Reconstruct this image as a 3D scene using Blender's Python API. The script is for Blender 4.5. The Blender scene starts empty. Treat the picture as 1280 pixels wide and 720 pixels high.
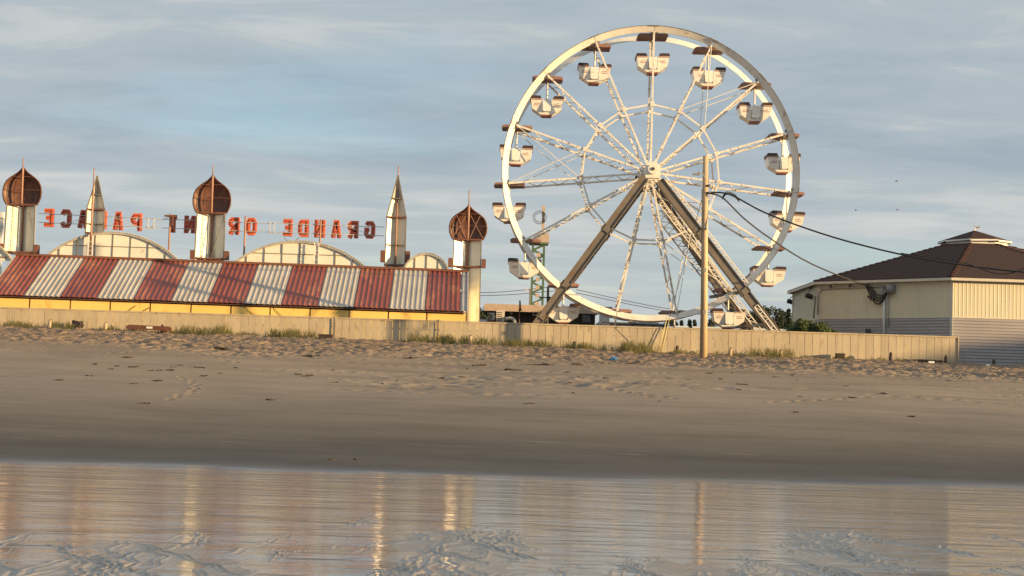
import bpy, math, random
import numpy as np
from mathutils import Vector, Matrix, Euler
random.seed(7)
rng = np.random.default_rng(11)
SC = bpy.context.scene
COL = SC.collection
R = math.radians

# ------------------------------------------------------------------ camera
F = 1950.0                                  # focal length in photo pixels (photo 1280 wide)
EYE = 1.5
PITCH, ROLL = math.atan(128 / F), 0.031
cam_d = bpy.data.cameras.new('camera')
cam_d.sensor_width = 36
cam_d.lens = F / 1280 * 36
cam_d.clip_start, cam_d.clip_end = 0.5, 20000
cam = bpy.data.objects.new('camera', cam_d)
COL.objects.link(cam)
CAMROT = (Matrix.Rotation(R(90) + PITCH, 4, 'X') @ Matrix.Rotation(ROLL, 4, 'Z'))
cam.matrix_world = Matrix.Translation((0, 0, EYE)) @ CAMROT
SC.camera = cam

def P(px, py, D):
    """world point seen at photo pixel (px, py), at distance D along the ground"""
    d = CAMROT.to_3x3() @ Vector(((px - 640) / F, (360 - py) / F, -1))
    d *= D / d.y
    return Vector((d.x, D, d.z + EYE))

# ------------------------------------------------------------------ sky and sun
SUN_EL, SUN_AZ = 6.5, 68.0                  # azimuth: from straight behind the camera towards the right
SUNV = Vector((math.sin(R(SUN_AZ)) * math.cos(R(SUN_EL)), -math.cos(R(SUN_AZ)) * math.cos(R(SUN_EL)), math.sin(R(SUN_EL))))
SC.view_settings.view_transform = 'Standard'
SC.view_settings.look = 'None'
SC.view_settings.gamma = 1
SC.view_settings.use_curve_mapping = False
SC.view_settings.exposure = 1.0

W = bpy.data.worlds.new('World')
SC.world = W
W.use_nodes = True
wt = W.node_tree
for n in list(wt.nodes):
    wt.nodes.remove(n)

def N(t, typ, **kw):
    n = t.nodes.new(typ)
    for k, v in kw.items():
        setattr(n, k, v)
    return n

def math_node(t, op, a, b=None, clamp=False):
    n = N(t, 'ShaderNodeMath', operation=op, use_clamp=clamp)
    for i, v in enumerate((a, b)):
        if v is None: continue
        if isinstance(v, (int, float)): n.inputs[i].default_value = v
        else: t.links.new(v, n.inputs[i])
    return n.outputs[0]

def ramp(t, fac, stops):
    n = N(t, 'ShaderNodeValToRGB')
    e = n.color_ramp.elements
    while len(e) < len(stops): e.new(0.5)
    for el, (p, c) in zip(e, stops):
        el.position = p
        el.color = tuple(c) + (1,) if len(c) == 3 else c
    t.links.new(fac, n.inputs[0])
    return n.outputs[0]

def mix(t, fac, a, b, mode='MIX'):
    n = N(t, 'ShaderNodeMix', data_type='RGBA', blend_type=mode)
    for sock, v in ((n.inputs[0], fac), (n.inputs[6], a), (n.inputs[7], b)):
        if isinstance(v, (int, float)): sock.default_value = v
        elif isinstance(v, tuple): sock.default_value = v + (1,) if len(v) == 3 else v
        else: t.links.new(v, sock)
    return n.outputs[2]

def build_world():
    t = wt
    out = N(t, 'ShaderNodeOutputWorld')
    sky = N(t, 'ShaderNodeTexSky', sky_type='NISHITA')
    sky.sun_disc = False
    sky.sun_elevation = R(SUN_EL)
    sky.sun_rotation = math.atan2(SUNV.x, SUNV.y)
    sky.altitude = 0
    sky.dust_density = 0.6
    sky.ozone_density = 2.2
    sky.air_density = 1.0
    bg1 = N(t, 'ShaderNodeBackground'); bg1.inputs[1].default_value = 0.15
    t.links.new(sky.outputs[0], bg1.inputs[0])
    tc = N(t, 'ShaderNodeTexCoord')
    sep = N(t, 'ShaderNodeSeparateXYZ')
    t.links.new(tc.outputs['Generated'], sep.inputs[0])
    zz = math_node(t, 'ADD', math_node(t, 'MAXIMUM', sep.outputs[2], 0.0), 0.07)
    u = math_node(t, 'DIVIDE', sep.outputs[0], zz)
    v = math_node(t, 'DIVIDE', sep.outputs[1], zz)
    cb = N(t, 'ShaderNodeCombineXYZ')
    t.links.new(math_node(t, 'MULTIPLY', u, 0.55), cb.inputs[0])
    t.links.new(v, cb.inputs[1])
    def noise(scale, detail, rough, off, dist=0.0):
        mp = N(t, 'ShaderNodeMapping'); mp.inputs['Location'].default_value = off
        t.links.new(cb.outputs[0], mp.inputs[0])
        n = N(t, 'ShaderNodeTexNoise'); n.inputs['Scale'].default_value = scale
        n.inputs['Detail'].default_value = detail; n.inputs['Roughness'].default_value = rough
        n.inputs['Distortion'].default_value = dist
        t.links.new(mp.outputs[0], n.inputs['Vector'])
        return n.outputs[0]
    big = noise(0.8, 5, 0.55, (3.1, 0.4, 0), 0.3)
    fine = noise(2.6, 6, 0.6, (1.7, 5.2, 0), 0.5)
    shade = math_node(t, 'ADD', math_node(t, 'MULTIPLY', big, 0.5), math_node(t, 'MULTIPLY', fine, 0.5))
    cloud = ramp(t, shade, [(0.38, (0.166, 0.200, 0.228)), (0.47, (0.196, 0.228, 0.251)), (0.52, (0.210, 0.238, 0.255)), (0.56, (0.250, 0.266, 0.272)), (0.64, (0.292, 0.298, 0.296))])
    # low clouds near the horizon are paler and warmer
    low = ramp(t, sep.outputs[2], [(0.03, (1, 1, 1)), (0.15, (0, 0, 0))])
    cloud = mix(t, math_node(t, 'MULTIPLY', low, 0.7), cloud, (0.272, 0.287, 0.276))
    bg2 = N(t, 'ShaderNodeBackground'); bg2.inputs[1].default_value = 1.09
    t.links.new(cloud, bg2.inputs[0])
    gap = noise(0.55, 6, 0.58, (7.7, 2.35, 0), 0.4)
    cover = ramp(t, gap, [(0.35, (0.62,) * 3), (0.45, (0.98,) * 3)])
    ms = N(t, 'ShaderNodeMixShader')
    t.links.new(cover, ms.inputs[0])
    t.links.new(bg1.outputs[0], ms.inputs[1])
    t.links.new(bg2.outputs[0], ms.inputs[2])
    t.links.new(ms.outputs[0], out.inputs[0])
build_world()

sd = bpy.data.lights.new('sun', 'SUN')
sd.energy = 4.7
sd.angle = R(0.5)
sd.color = (1.0, 0.67, 0.31)
sun = bpy.data.objects.new('sun', sd)
COL.objects.link(sun)
sun.rotation_euler = SUNV.to_track_quat('Z', 'Y').to_euler()

# ------------------------------------------------------------------ materials
def new_mat(name):
    m = bpy.data.materials.new(name)
    m.use_nodes = True
    return m, m.node_tree, m.node_tree.nodes['Principled BSDF']

def noise_tex(t, scale, detail=4, rough=0.55, coord='Object', stretch=(1, 1, 1), dist=0.0):
    tc = N(t, 'ShaderNodeTexCoord')
    mp = N(t, 'ShaderNodeMapping'); mp.inputs['Scale'].default_value = stretch
    if coord == 'World':
        g = N(t, 'ShaderNodeNewGeometry'); t.links.new(g.outputs['Position'], mp.inputs[0])
    else:
        t.links.new(tc.outputs[coord], mp.inputs[0])
    n = N(t, 'ShaderNodeTexNoise')
    n.inputs['Scale'].default_value = scale; n.inputs['Detail'].default_value = detail
    n.inputs['Roughness'].default_value = rough; n.inputs['Distortion'].default_value = dist
    t.links.new(mp.outputs[0], n.inputs['Vector'])
    return n.outputs[0]

def bump(t, b, h, strength, dist=0.02):
    n = N(t, 'ShaderNodeBump'); n.inputs['Strength'].default_value = strength; n.inputs['Distance'].default_value = dist
    t.links.new(h, n.inputs['Height']); t.links.new(n.outputs[0], b.inputs['Normal'])

def paint(name, col, rough=0.6, var=0.18, scale=2.5, stain=None, stain_amt=0.0, stain_scale=3.0, stretch=(1, 1, 1), metallic=0.0, per_obj=0.0, bmp=0.0):
    """weathered paint: base colour with mottling, optional stains/rust with their own shape"""
    m, t, b = new_mat(name)
    n = noise_tex(t, scale, 5, 0.6, 'World', stretch)
    c0 = tuple(max(0, c * (1 - var)) for c in col); c1 = tuple(min(1, c * (1 + var * 0.6)) for c in col)
    c = ramp(t, n, [(0.3, c0), (0.7, c1)])
    if stain:
        s = noise_tex(t, stain_scale, 7, 0.65, 'World', stretch)
        f = ramp(t, s, [(0.64 - 0.28 * stain_amt, (0, 0, 0)), (0.74 - 0.2 * stain_amt, (1, 1, 1))])
        c = mix(t, f, c, stain)
    if per_obj:
        oi = N(t, 'ShaderNodeObjectInfo')
        v = math_node(t, 'ADD', math_node(t, 'MULTIPLY', oi.outputs['Random'], per_obj), 1 - per_obj / 2)
        cc = N(t, 'ShaderNodeCombineColor')
        for i in range(3): t.links.new(v, cc.inputs[i])
        c = mix(t, 1.0, c, cc.outputs[0], 'MULTIPLY')
    t.links.new(c, b.inputs['Base Color'])
    b.inputs['Roughness'].default_value = rough
    b.inputs['Metallic'].default_value = metallic
    if bmp:
        bump(t, b, noise_tex(t, scale * 6, 4, 0.6, 'World', stretch), bmp)
    return m

M = {}
RUST = (0.20, 0.075, 0.03)
M['wheel_white'] = paint('wheel_white', (0.76, 0.73, 0.67), 0.45, 0.12, 1.2, (0.50, 0.38, 0.30), 0.22, 2.2)
M['wheel_spoke'] = paint('wheel_spoke', (0.76, 0.73, 0.67), 0.5, 0.2, 1.2, RUST, 0.27, 3.0)
M['leg_grey'] = paint('leg_grey', (0.165, 0.142, 0.122), 0.6, 0.2, 0.9, (0.16, 0.09, 0.05), 0.35, 2.0)
M['dark_steel'] = paint('dark_steel', (0.05, 0.045, 0.042), 0.6, 0.3)
M['grey_steel'] = paint('grey_steel', (0.25, 0.25, 0.25), 0.5, 0.2)
M['gondola_white'] = paint('gondola_white', (0.84, 0.82, 0.77), 0.3, 0.06, 1.5, (0.6, 0.5, 0.42), 0.22, 5)
M['gondola_cap'] = paint('gondola_cap', (0.06, 0.035, 0.034), 0.5, 0.25)
M['gondola_red'] = paint('gondola_red', (0.34, 0.13, 0.10), 0.5, 0.2)
M['canopy'] = paint('canopy', (0.30, 0.165, 0.135), 0.55, 0.25, 2.0)
M['roof_red'] = paint('roof_red', (0.245, 0.062, 0.046), 0.45, 0.25, 0.9, (0.36, 0.14, 0.08), 0.42, 1.1, (1, 0.35, 0.35), per_obj=0.12)
M['roof_white'] = paint('roof_white', (0.46, 0.42, 0.37), 0.5, 0.2, 1.5, (0.40, 0.33, 0.27), 0.35, 2.5, (1, 0.3, 0.3), per_obj=0.08)
M['roof_grey'] = paint('roof_grey', (0.30, 0.31, 0.34), 0.5, 0.3)
M['yellow'] = paint('yellow', (0.84, 0.58, 0.165), 0.6, 0.10, 0.8, (0.58, 0.34, 0.09), 0.28, 1.5, (1, 1, 0.4), per_obj=0.08)
M['joint_dark'] = paint('joint_dark', (0.09, 0.045, 0.03), 0.7, 0.3)
M['fence'] = paint('fence', (0.48, 0.40, 0.28), 0.7, 0.16, 2.0, (0.34, 0.27, 0.19), 0.35, 4, (1, 1, 0.35), per_obj=0.16)
M['panel_white'] = paint('panel_white', (0.80, 0.77, 0.66), 0.6, 0.08, 1.0, (0.62, 0.55, 0.42), 0.25, 2.0)
M['frame_grey'] = paint('frame_grey', (0.20, 0.18, 0.15), 0.6, 0.25)
M['trim_pale'] = paint('trim_pale', (0.45, 0.42, 0.37), 0.6, 0.25)
M['tower_white'] = paint('tower_white', (0.80, 0.77, 0.62), 0.30, 0.08, 1.0, (0.5, 0.42, 0.3), 0.3, 2.2, (1, 1, 0.3))
M['tower_white'].node_tree.nodes['Principled BSDF'].inputs['IOR'].default_value = 1.9
M['copper'] = paint('copper', (0.135, 0.058, 0.037), 0.5, 0.3, 2.2, (0.21, 0.10, 0.06), 0.35, 3.0)
M['rust_brown'] = paint('rust_brown', (0.17, 0.07, 0.045), 0.7, 0.3)
M['rust_mast'] = paint('rust_mast', (0.36, 0.20, 0.14), 0.7, 0.25)
M['sign_red'] = paint('sign_red', (0.62, 0.13, 0.06), 0.5, 0.2, 4.0)
M['sign_line'] = paint('sign_line', (0.20, 0.045, 0.03), 0.6, 0.2)
M['wire_pale'] = paint('wire_pale', (0.55, 0.52, 0.48), 0.5, 0.15)
M['wood_pole'] = paint('wood_pole', (0.54, 0.395, 0.25), 0.7, 0.25, 3.0, (0.26, 0.15, 0.085), 0.35, 5, (1, 1, 0.15), bmp=0.4)
M['cable'] = paint('cable', (0.03, 0.028, 0.026), 0.6, 0.2)
M['yellow_guard'] = paint('yellow_guard', (0.66, 0.56, 0.20), 0.5, 0.15)
M['cream'] = paint('cream', (0.64, 0.585, 0.43), 0.6, 0.06, 0.8, (0.55, 0.50, 0.38), 0.2, 1.5, (1, 1, 0.4))
M['siding_grey'] = paint('siding_grey', (0.33, 0.305, 0.31), 0.55, 0.1, 0.7)
M['trim_cream'] = paint('trim_cream', (0.62, 0.57, 0.47), 0.55, 0.08)
M['trim_white'] = paint('trim_white', (0.74, 0.73, 0.70), 0.5, 0.08)
M['wood_dark'] = paint('wood_dark', (0.13, 0.05, 0.035), 0.7, 0.3, 4)
M['driftwood'] = paint('driftwood', (0.055, 0.04, 0.031), 0.85, 0.3, 4)
M['shed_dark'] = paint('shed_dark', (0.060, 0.046, 0.038), 0.8, 0.2)
M['fascia_tan'] = paint('fascia_tan', (0.50, 0.39, 0.30), 0.6, 0.15)
M['green_steel'] = paint('green_steel', (0.085, 0.15, 0.085), 0.55, 0.2)
M['pale_shed'] = paint('pale_shed', (0.55, 0.60, 0.66), 0.5, 0.08)
M['ac_white'] = paint('ac_white', (0.6, 0.56, 0.5), 0.5, 0.1)
M['plastic_blue'] = paint('plastic_blue', (0.04, 0.20, 0.42), 0.4, 0.2)
M['litter_white'] = paint('litter_white', (0.75, 0.73, 0.7), 0.5, 0.1)
M['red_rail'] = paint('red_rail', (0.5, 0.10, 0.05), 0.5, 0.3)
M['feather_white'] = paint('feather_white', (0.75, 0.74, 0.72), 0.8, 0.1)
M['feather_grey'] = paint('feather_grey', (0.12, 0.12, 0.13), 0.8, 0.1)
M['shade_block_wall'] = paint('shade_block_wall', (0.5, 0.45, 0.38), 0.7, 0.1)  # walls of the unseen block added to cast shade

def glass_mat():
    m, t, b = new_mat('glass_dark')
    b.inputs['Base Color'].default_value = (0.05, 0.06, 0.07, 1)
    b.inputs['Roughness'].default_value = 0.08
    return m
M['glass'] = glass_mat()

def shingle_mat(name, col):
    m, t, b = new_mat(name)
    n = noise_tex(t, 9, 5, 0.7, 'World', (1, 1, 2.5))
    n2 = noise_tex(t, 0.6, 3, 0.5, 'World')
    c = ramp(t, n, [(0.3, tuple(x * 0.68 for x in col)), (0.7, tuple(x * 1.3 for x in col))])
    c = mix(t, math_node(t, 'MULTIPLY', n2, 0.35), c, tuple(x * 1.35 for x in col))
    t.links.new(c, b.inputs['Base Color'])
    b.inputs['Roughness'].default_value = 1.0
    b.inputs['Specular IOR Level'].default_value = 0.1
    bump(t, b, n, 0.35, 0.03)
    return m
M['shingle'] = shingle_mat('shingle', (0.070, 0.045, 0.039))
M['ridge_cap'] = shingle_mat('ridge_cap', (0.10, 0.055, 0.045))

def leaf_mat(name, dark, light):
    m, t, b = new_mat(name)
    oi = noise_tex(t, 3.0, 3, 0.6, 'World')
    c = ramp(t, oi, [(0.3, dark), (0.7, light)])
    t.links.new(c, b.inputs['Base Color'])
    b.inputs['Roughness'].default_value = 0.6
    tr = N(t, 'ShaderNodeBsdfTranslucent'); t.links.new(c, tr.inputs[0])
    ms = N(t, 'ShaderNodeMixShader'); ms.inputs[0].default_value = 0.3
    o = t.nodes['Material Output']
    t.links.new(b.outputs[0], ms.inputs[1]); t.links.new(tr.outputs[0], ms.inputs[2]); t.links.new(ms.outputs[0], o.inputs[0])
    return m
M['leaf_far'] = leaf_mat('leaf_far', (0.018, 0.030, 0.014), (0.05, 0.065, 0.03))
M['leaf_shrub'] = leaf_mat('leaf_shrub', (0.05, 0.085, 0.03), (0.15, 0.18, 0.06))
M['grass'] = leaf_mat('grass', (0.11, 0.115, 0.04), (0.26, 0.23, 0.10))
M['bark'] = paint('bark', (0.08, 0.055, 0.04), 0.9, 0.3)

def sand_mat():
    m, t, b = new_mat('sand')
    g = N(t, 'ShaderNodeNewGeometry'); sep = N(t, 'ShaderNodeSeparateXYZ'); t.links.new(g.outputs['Position'], sep.inputs[0])
    wob = noise_tex(t, 0.22, 5, 0.55, 'World', (0.35, 1, 1))
    z = math_node(t, 'ADD', sep.outputs[2], math_node(t, 'MULTIPLY', math_node(t, 'SUBTRACT', wob, 0.5), 0.30))
    zr = math_node(t, 'DIVIDE', z, 3.6, True)
    base = ramp(t, zr, [(0.0, (0.085, 0.076, 0.068)), (0.07, (0.098, 0.086, 0.073)), (0.19, (0.185, 0.157, 0.127)), (0.42, (0.30, 0.242, 0.187)), (0.62, (0.30, 0.233, 0.174)), (0.9, (0.255, 0.185, 0.13))])
    n1 = noise_tex(t, 0.55, 6, 0.6, 'World', (0.45, 1, 1))
    base = mix(t, 0.55, base, ramp(t, n1, [(0.3, (0.62,) * 3), (0.5, (0.98,) * 3), (0.7, (1.22,) * 3)]), 'MULTIPLY')
    n3 = noise_tex(t, 1.0, 4, 0.6, 'World', (0.05, 0.85, 1), 0.5)
    base = mix(t, 0.5, base, ramp(t, n3, [(0.35, (0.80,) * 3), (0.5, (1.0,) * 3), (0.62, (1.14, 1.12, 1.08))]), 'MULTIPLY')
    n2 = noise_tex(t, 14, 5, 0.7, 'World')
    base = mix(t, 0.5, base, ramp(t, n2, [(0.3, (0.75,) * 3), (0.7, (1.2,) * 3)]), 'MULTIPLY')
    # thin shell and water streaks lying on the damp band
    st = noise_tex(t, 1.0, 3, 0.5, 'World', (0.9, 5.5, 1))
    stf = ramp(t, st, [(0.66, (0, 0, 0)), (0.71, (1, 1, 1))])
    band = ramp(t, zr, [(0.05, (0, 0, 0)), (0.09, (1, 1, 1)), (0.2, (1, 1, 1)), (0.28, (0, 0, 0))])
    base = mix(t, math_node(t, 'MULTIPLY', math_node(t, 'MULTIPLY', stf, band), 0.55), base, (0.27, 0.24, 0.19))
    t.links.new(base, b.inputs['Base Color'])
    rr = ramp(t, zr, [(0.0, (0.22,) * 3), (0.007, (0.40,) * 3), (0.03, (0.75,) * 3), (0.16, (0.95,) * 3)])
    t.links.new(rr, b.inputs['Roughness'])
    b.inputs['IOR'].default_value = 1.35
    h1 = noise_tex(t, 5, 6, 0.6, 'World', (0.6, 1, 1))
    hm = math_node(t, 'MULTIPLY', h1, ramp(t, zr, [(0.1, (0.02,) * 3), (0.35, (0.3,) * 3), (0.62, (0.5,) * 3), (0.78, (2.2,) * 3)]))
    bump(t, b, hm, 0.8, 0.06)
    return m
M['sand'] = sand_mat()

def wet_sand_mat():
    m, t, b = new_mat('wet_sand')
    n1 = noise_tex(t, 2.6, 6, 0.65, 'World', (0.7, 1, 1), 0.6)
    t.links.new(ramp(t, n1, [(0.3, (0.22, 0.195, 0.165)), (0.7, (0.34, 0.305, 0.26))]), b.inputs['Base Color'])
    t.links.new(ramp(t, n1, [(0.3, (0.10,) * 3), (0.7, (0.34,) * 3)]), b.inputs['Roughness'])
    b.inputs['IOR'].default_value = 1.35
    h = math_node(t, 'ADD', noise_tex(t, 30, 5, 0.65, 'World', (0.7, 1, 1)), math_node(t, 'MULTIPLY', noise_tex(t, 5, 4, 0.6, 'World', (1, 1, 1), 1.5), 1.5))
    bump(t, b, h, 0.3, 0.010)
    return m
M['wet_sand'] = wet_sand_mat()

def water_mat():
    m, t, b = new_mat('water_film')
    n1 = noise_tex(t, 1.3, 5, 0.6, 'World', (0.35, 1, 1))
    t.links.new(ramp(t, n1, [(0.35, (0.22, 0.22, 0.22)), (0.65, (0.33, 0.33, 0.33))]), b.inputs['Base Color'])
    t.links.new(ramp(t, n1, [(0.3, (0.03,) * 3), (0.7, (0.10,) * 3)]), b.inputs['Roughness'])
    b.inputs['IOR'].default_value = 1.75
    # low wind ripples, long across the view
    r1 = noise_tex(t, 1.0, 3, 0.5, 'World', (0.35, 1.3, 1), 0.3)
    r2 = noise_tex(t, 1.0, 5, 0.62, 'World', (1.0, 3.6, 1), 0.5)
    r3 = noise_tex(t, 1.0, 4, 0.6, 'World', (3, 13, 1), 0.3)
    h = math_node(t, 'ADD', math_node(t, 'ADD', r1, math_node(t, 'MULTIPLY', r2, 0.42)), math_node(t, 'MULTIPLY', r3, 0.09))
    bump(t, b, h, 1.0, 0.016)
    # ribs of sand showing through the film as thin dark lines
    ln = noise_tex(t, 1.0, 4, 0.55, 'World', (0.75, 8.0, 1), 0.4)
    lf = ramp(t, ln, [(0.595, (0, 0, 0)), (0.64, (1, 1, 1))])
    b.inputs['Specular IOR Level'].default_value = 0.5
    d = N(t, 'ShaderNodeBsdfPrincipled')
    d.inputs['Base Color'].default_value = (0.075, 0.066, 0.058, 1); d.inputs['Roughness'].default_value = 0.42; d.inputs['IOR'].default_value = 1.33
    ms = N(t, 'ShaderNodeMixShader'); t.links.new(math_node(t, 'MULTIPLY', lf, 0.85), ms.inputs[0])
    t.links.new(b.outputs[0], ms.inputs[1]); t.links.new(d.outputs[0], ms.inputs[2])
    t.links.new(ms.outputs[0], t.nodes['Material Output'].inputs[0])
    return m
M['water'] = water_mat()

# ------------------------------------------------------------------ mesh helpers
class MB:
    def __init__(s): s.v = []; s.f = []; s.sm = []
    def add(s, vs, fs, smooth=False):
        o = len(s.v)
        s.v += [tuple(v) for v in vs]
        s.f += [tuple(i + o for i in f) for f in fs]
        s.sm += [smooth] * len(fs)
        return s
    def box(s, c, d, rot=None):
        x, y, z = (k / 2 for k in d)
        vs = [Vector((a * x, b_ * y, e * z)) for a in (-1, 1) for b_ in (-1, 1) for e in (-1, 1)]
        if rot is not None: vs = [rot @ v for v in vs]
        c = Vector(c)
        return s.add([v + c for v in vs], [(0, 1, 3, 2), (4, 6, 7, 5), (0, 4, 5, 1), (2, 3, 7, 6), (0, 2, 6, 4), (1, 5, 7, 3)])
    def bar(s, p, q, w, h=None, up=(0, 1, 0)):
        """rectangular beam from p to q; h is its size along 'up'"""
        p, q = Vector(p), Vector(q); h = h or w
        d = (q - p).normalized(); u = Vector(up)
        if abs(d.dot(u)) > 0.98: u = Vector((1, 0, 0))
        a = d.cross(u).normalized(); b = a.cross(d).normalized()
        vs = [k + a * (i * w / 2) + b * (j * h / 2) for k in (p, q) for i, j in ((-1, -1), (1, -1), (1, 1), (-1, 1))]
        return s.add(vs, [(3, 2, 1, 0), (4, 5, 6, 7), (0, 1, 5, 4), (1, 2, 6, 5), (2, 3, 7, 6), (3, 0, 4, 7)])
    def tube(s, pts, r, n=8, r2=None):
        pts = [Vector(p) for p in pts]; vs = []; fs = []
        for i, p in enumerate(pts):
            d = (pts[min(i + 1, len(pts) - 1)] - pts[max(i - 1, 0)]).normalized()
            u = Vector((0, 1, 0)) if abs(d.y) < 0.9 else Vector((1, 0, 0))
            a = d.cross(u).normalized(); b = a.cross(d)
            rr = r if r2 is None else r + (r2 - r) * i / (len(pts) - 1)
            vs += [p + a * (rr * math.cos(2 * math.pi * k / n)) + b * (rr * math.sin(2 * math.pi * k / n)) for k in range(n)]
        for i in range(len(pts) - 1):
            for k in range(n):
                fs.append((i * n + k, i * n + (k + 1) % n, (i + 1) * n + (k + 1) % n, (i + 1) * n + k))
        s.add(vs, fs, n > 5)
        o = len(s.v) - len(vs)
        s.f += [tuple(o + k for k in range(n - 1, -1, -1)), tuple(o + (len(pts) - 1) * n + k for k in range(n))]
        s.sm += [False, False]
        return s
    def prism(s, pts, y0, y1):
        """polygon in the XZ plane, extruded along Y"""
        n = len(pts)
        vs = [(x, y0, z) for x, z in pts] + [(x, y1, z) for x, z in pts]
        return s.add(vs, [tuple(range(n)), tuple(range(2 * n - 1, n - 1, -1))] + [(i, i + n, (i + 1) % n + n, (i + 1) % n) for i in range(n)])
    def quads(s, vs, fs, smooth=False): return s.add(vs, fs, smooth)
    def build(s, name, mat, parent=None, org=None):
        """org: world point that the mesh's own origin stands for"""
        if parent is not None and org is None: org = ORG.get(parent.name, Vector())
        org = Vector(org) if org is not None else Vector()
        me = bpy.data.meshes.new(name)
        me.from_pydata([(v[0] - org.x, v[1] - org.y, v[2] - org.z) for v in s.v], [], s.f)
        me.materials.append(M[mat])
        me.polygons.foreach_set('use_smooth', s.sm)
        me.update()
        o = bpy.data.objects.new(name, me); COL.objects.link(o)
        if parent is not None:
            o.parent = parent
            ORG[o.name] = org
        else:
            o.location = org
            ORG[o.name] = org
        return o
ORG = {}

def tag(o, label=None, cat=None, group=None, kind=None):
    for k, v in (('label', label), ('category', cat), ('group', group), ('kind', kind)):
        if v: o[k] = v
    return o

def thing(name, label, cat, loc, group=None):
    o = bpy.data.objects.new(name, None); COL.objects.link(o)
    o.location = loc; o.empty_display_size = 0.3
    ORG[o.name] = Vector(loc)
    return tag(o, label, cat, group)

def part(name, me, parent, loc=(0, 0, 0), rot=(0, 0, 0)):
    """another part sharing a mesh, placed relative to its thing"""
    o = bpy.data.objects.new(name, me); COL.objects.link(o)
    o.parent = parent; o.location = loc; o.rotation_euler = rot
    ORG[o.name] = ORG[parent.name]
    return o

def copy_tree(o, parent=None):
    c = o.copy(); COL.objects.link(c)
    if parent is not None: c.parent = parent
    for ch in list(o.children): copy_tree(ch, c)
    return c

# ------------------------------------------------------------------ ground
FBM = {}
def fbm(X, Y, f, octs=4, seed=0, gain=0.5):
    out = np.zeros_like(X); amp = 1.0
    if (seed, octs) not in FBM:
        r = np.random.default_rng(seed)
        FBM[(seed, octs)] = [(r.standard_normal((64, 64)), r.uniform(0, 64), r.uniform(0, 64)) for _ in range(octs)]
    for o in range(octs):
        g, du, dv = FBM[(seed, octs)][o]
        u = X * f + du; v = Y * f + dv
        i = np.floor(u).astype(int); j = np.floor(v).astype(int)
        a = u - i; b = v - j; a = a * a * (3 - 2 * a); b = b * b * (3 - 2 * b)
        i0, i1, j0, j1 = i % 64, (i + 1) % 64, j % 64, (j + 1) % 64
        out += amp * ((g[i0, j0] * (1 - a) + g[i1, j0] * a) * (1 - b) + (g[i0, j1] * (1 - a) + g[i1, j1] * a) * b)
        f *= 2.03; amp *= gain
    return out

def sstep(a, b, x):
    t = np.clip((x - a) / (b - a), 0, 1)
    return t * t * (3 - 2 * t)

PD = [0, 12, 20, 27.3, 31, 35, 45, 58, 66, 72, 80, 5000]
PZ = [-0.40, -0.26, -0.16, 0.0, 0.22, 0.54, 1.36, 2.50, 3.16, 3.57, 3.60, 3.60]
def ground_z(X, D, rough=True):
    X = np.asarray(X, float); D = np.asarray(D, float)
    Xc = np.clip(X, -40, 40)
    De = D - 0.115 * Xc * (1 - sstep(32, 55, D))
    z = np.interp(De, PD, PZ)
    z = z - 0.0095 * Xc * sstep(40, 70, D)
    z = z + 0.012 * fbm(X * 0.25, D * 0.25, 1.0, 3, 41) * (1 - sstep(30, 36, D)) * sstep(20, 25, D)
    if rough:
        dry = sstep(57, 62, De + 1.2 * fbm(X, D, 0.15, 3, 5)) * (1 - sstep(85, 95, D))
        z = z + dry * (0.020 * fbm(X, D, 0.8, 2, 1) + 0.027 * fbm(X, D, 2.6, 3, 2, 0.75) - 0.036 * np.abs(fbm(X, D, 3.2, 2, 8)))
        mid = sstep(29, 40, De) * (1 - sstep(85, 95, D))
        z = z + mid * (0.05 * fbm(X, D, 0.10, 3, 3))
        scuff = sstep(40, 47, De) * sstep(0.5, 1.1, fbm(X * 0.5, D, 0.22, 2, 9)) * (1 - dry)
        z = z + scuff * 0.022 * fbm(X, D, 1.7, 3, 4)
    return z

def gz(x, d): return float(ground_z(np.array([x]), np.array([d]))[0])

def sheet(name, xs, ys, zf, mat, kind='structure'):
    X, Y = np.meshgrid(xs, ys)
    Z = zf(X, Y)
    ny, nx = X.shape
    co = np.stack([X, Y, Z], -1).reshape(-1, 3).astype(np.float32)
    idx = np.arange(ny * nx).reshape(ny, nx)
    q = np.stack([idx[:-1, :-1], idx[:-1, 1:], idx[1:, 1:], idx[1:, :-1]], -1).reshape(-1, 4).astype(np.int32)
    me = bpy.data.meshes.new(name)
    me.vertices.add(len(co)); me.vertices.foreach_set('co', co.ravel())
    me.loops.add(q.size); me.loops.foreach_set('vertex_index', q.ravel())
    me.polygons.add(len(q)); me.polygons.foreach_set('loop_start', np.arange(0, q.size, 4, dtype=np.int32))
    me.polygons.foreach_set('use_smooth', np.ones(len(q), bool))
    me.update(); me.validate()
    me.materials.append(M[mat])
    o = bpy.data.objects.new(name, me); COL.objects.link(o)
    return tag(o, kind=kind)

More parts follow.
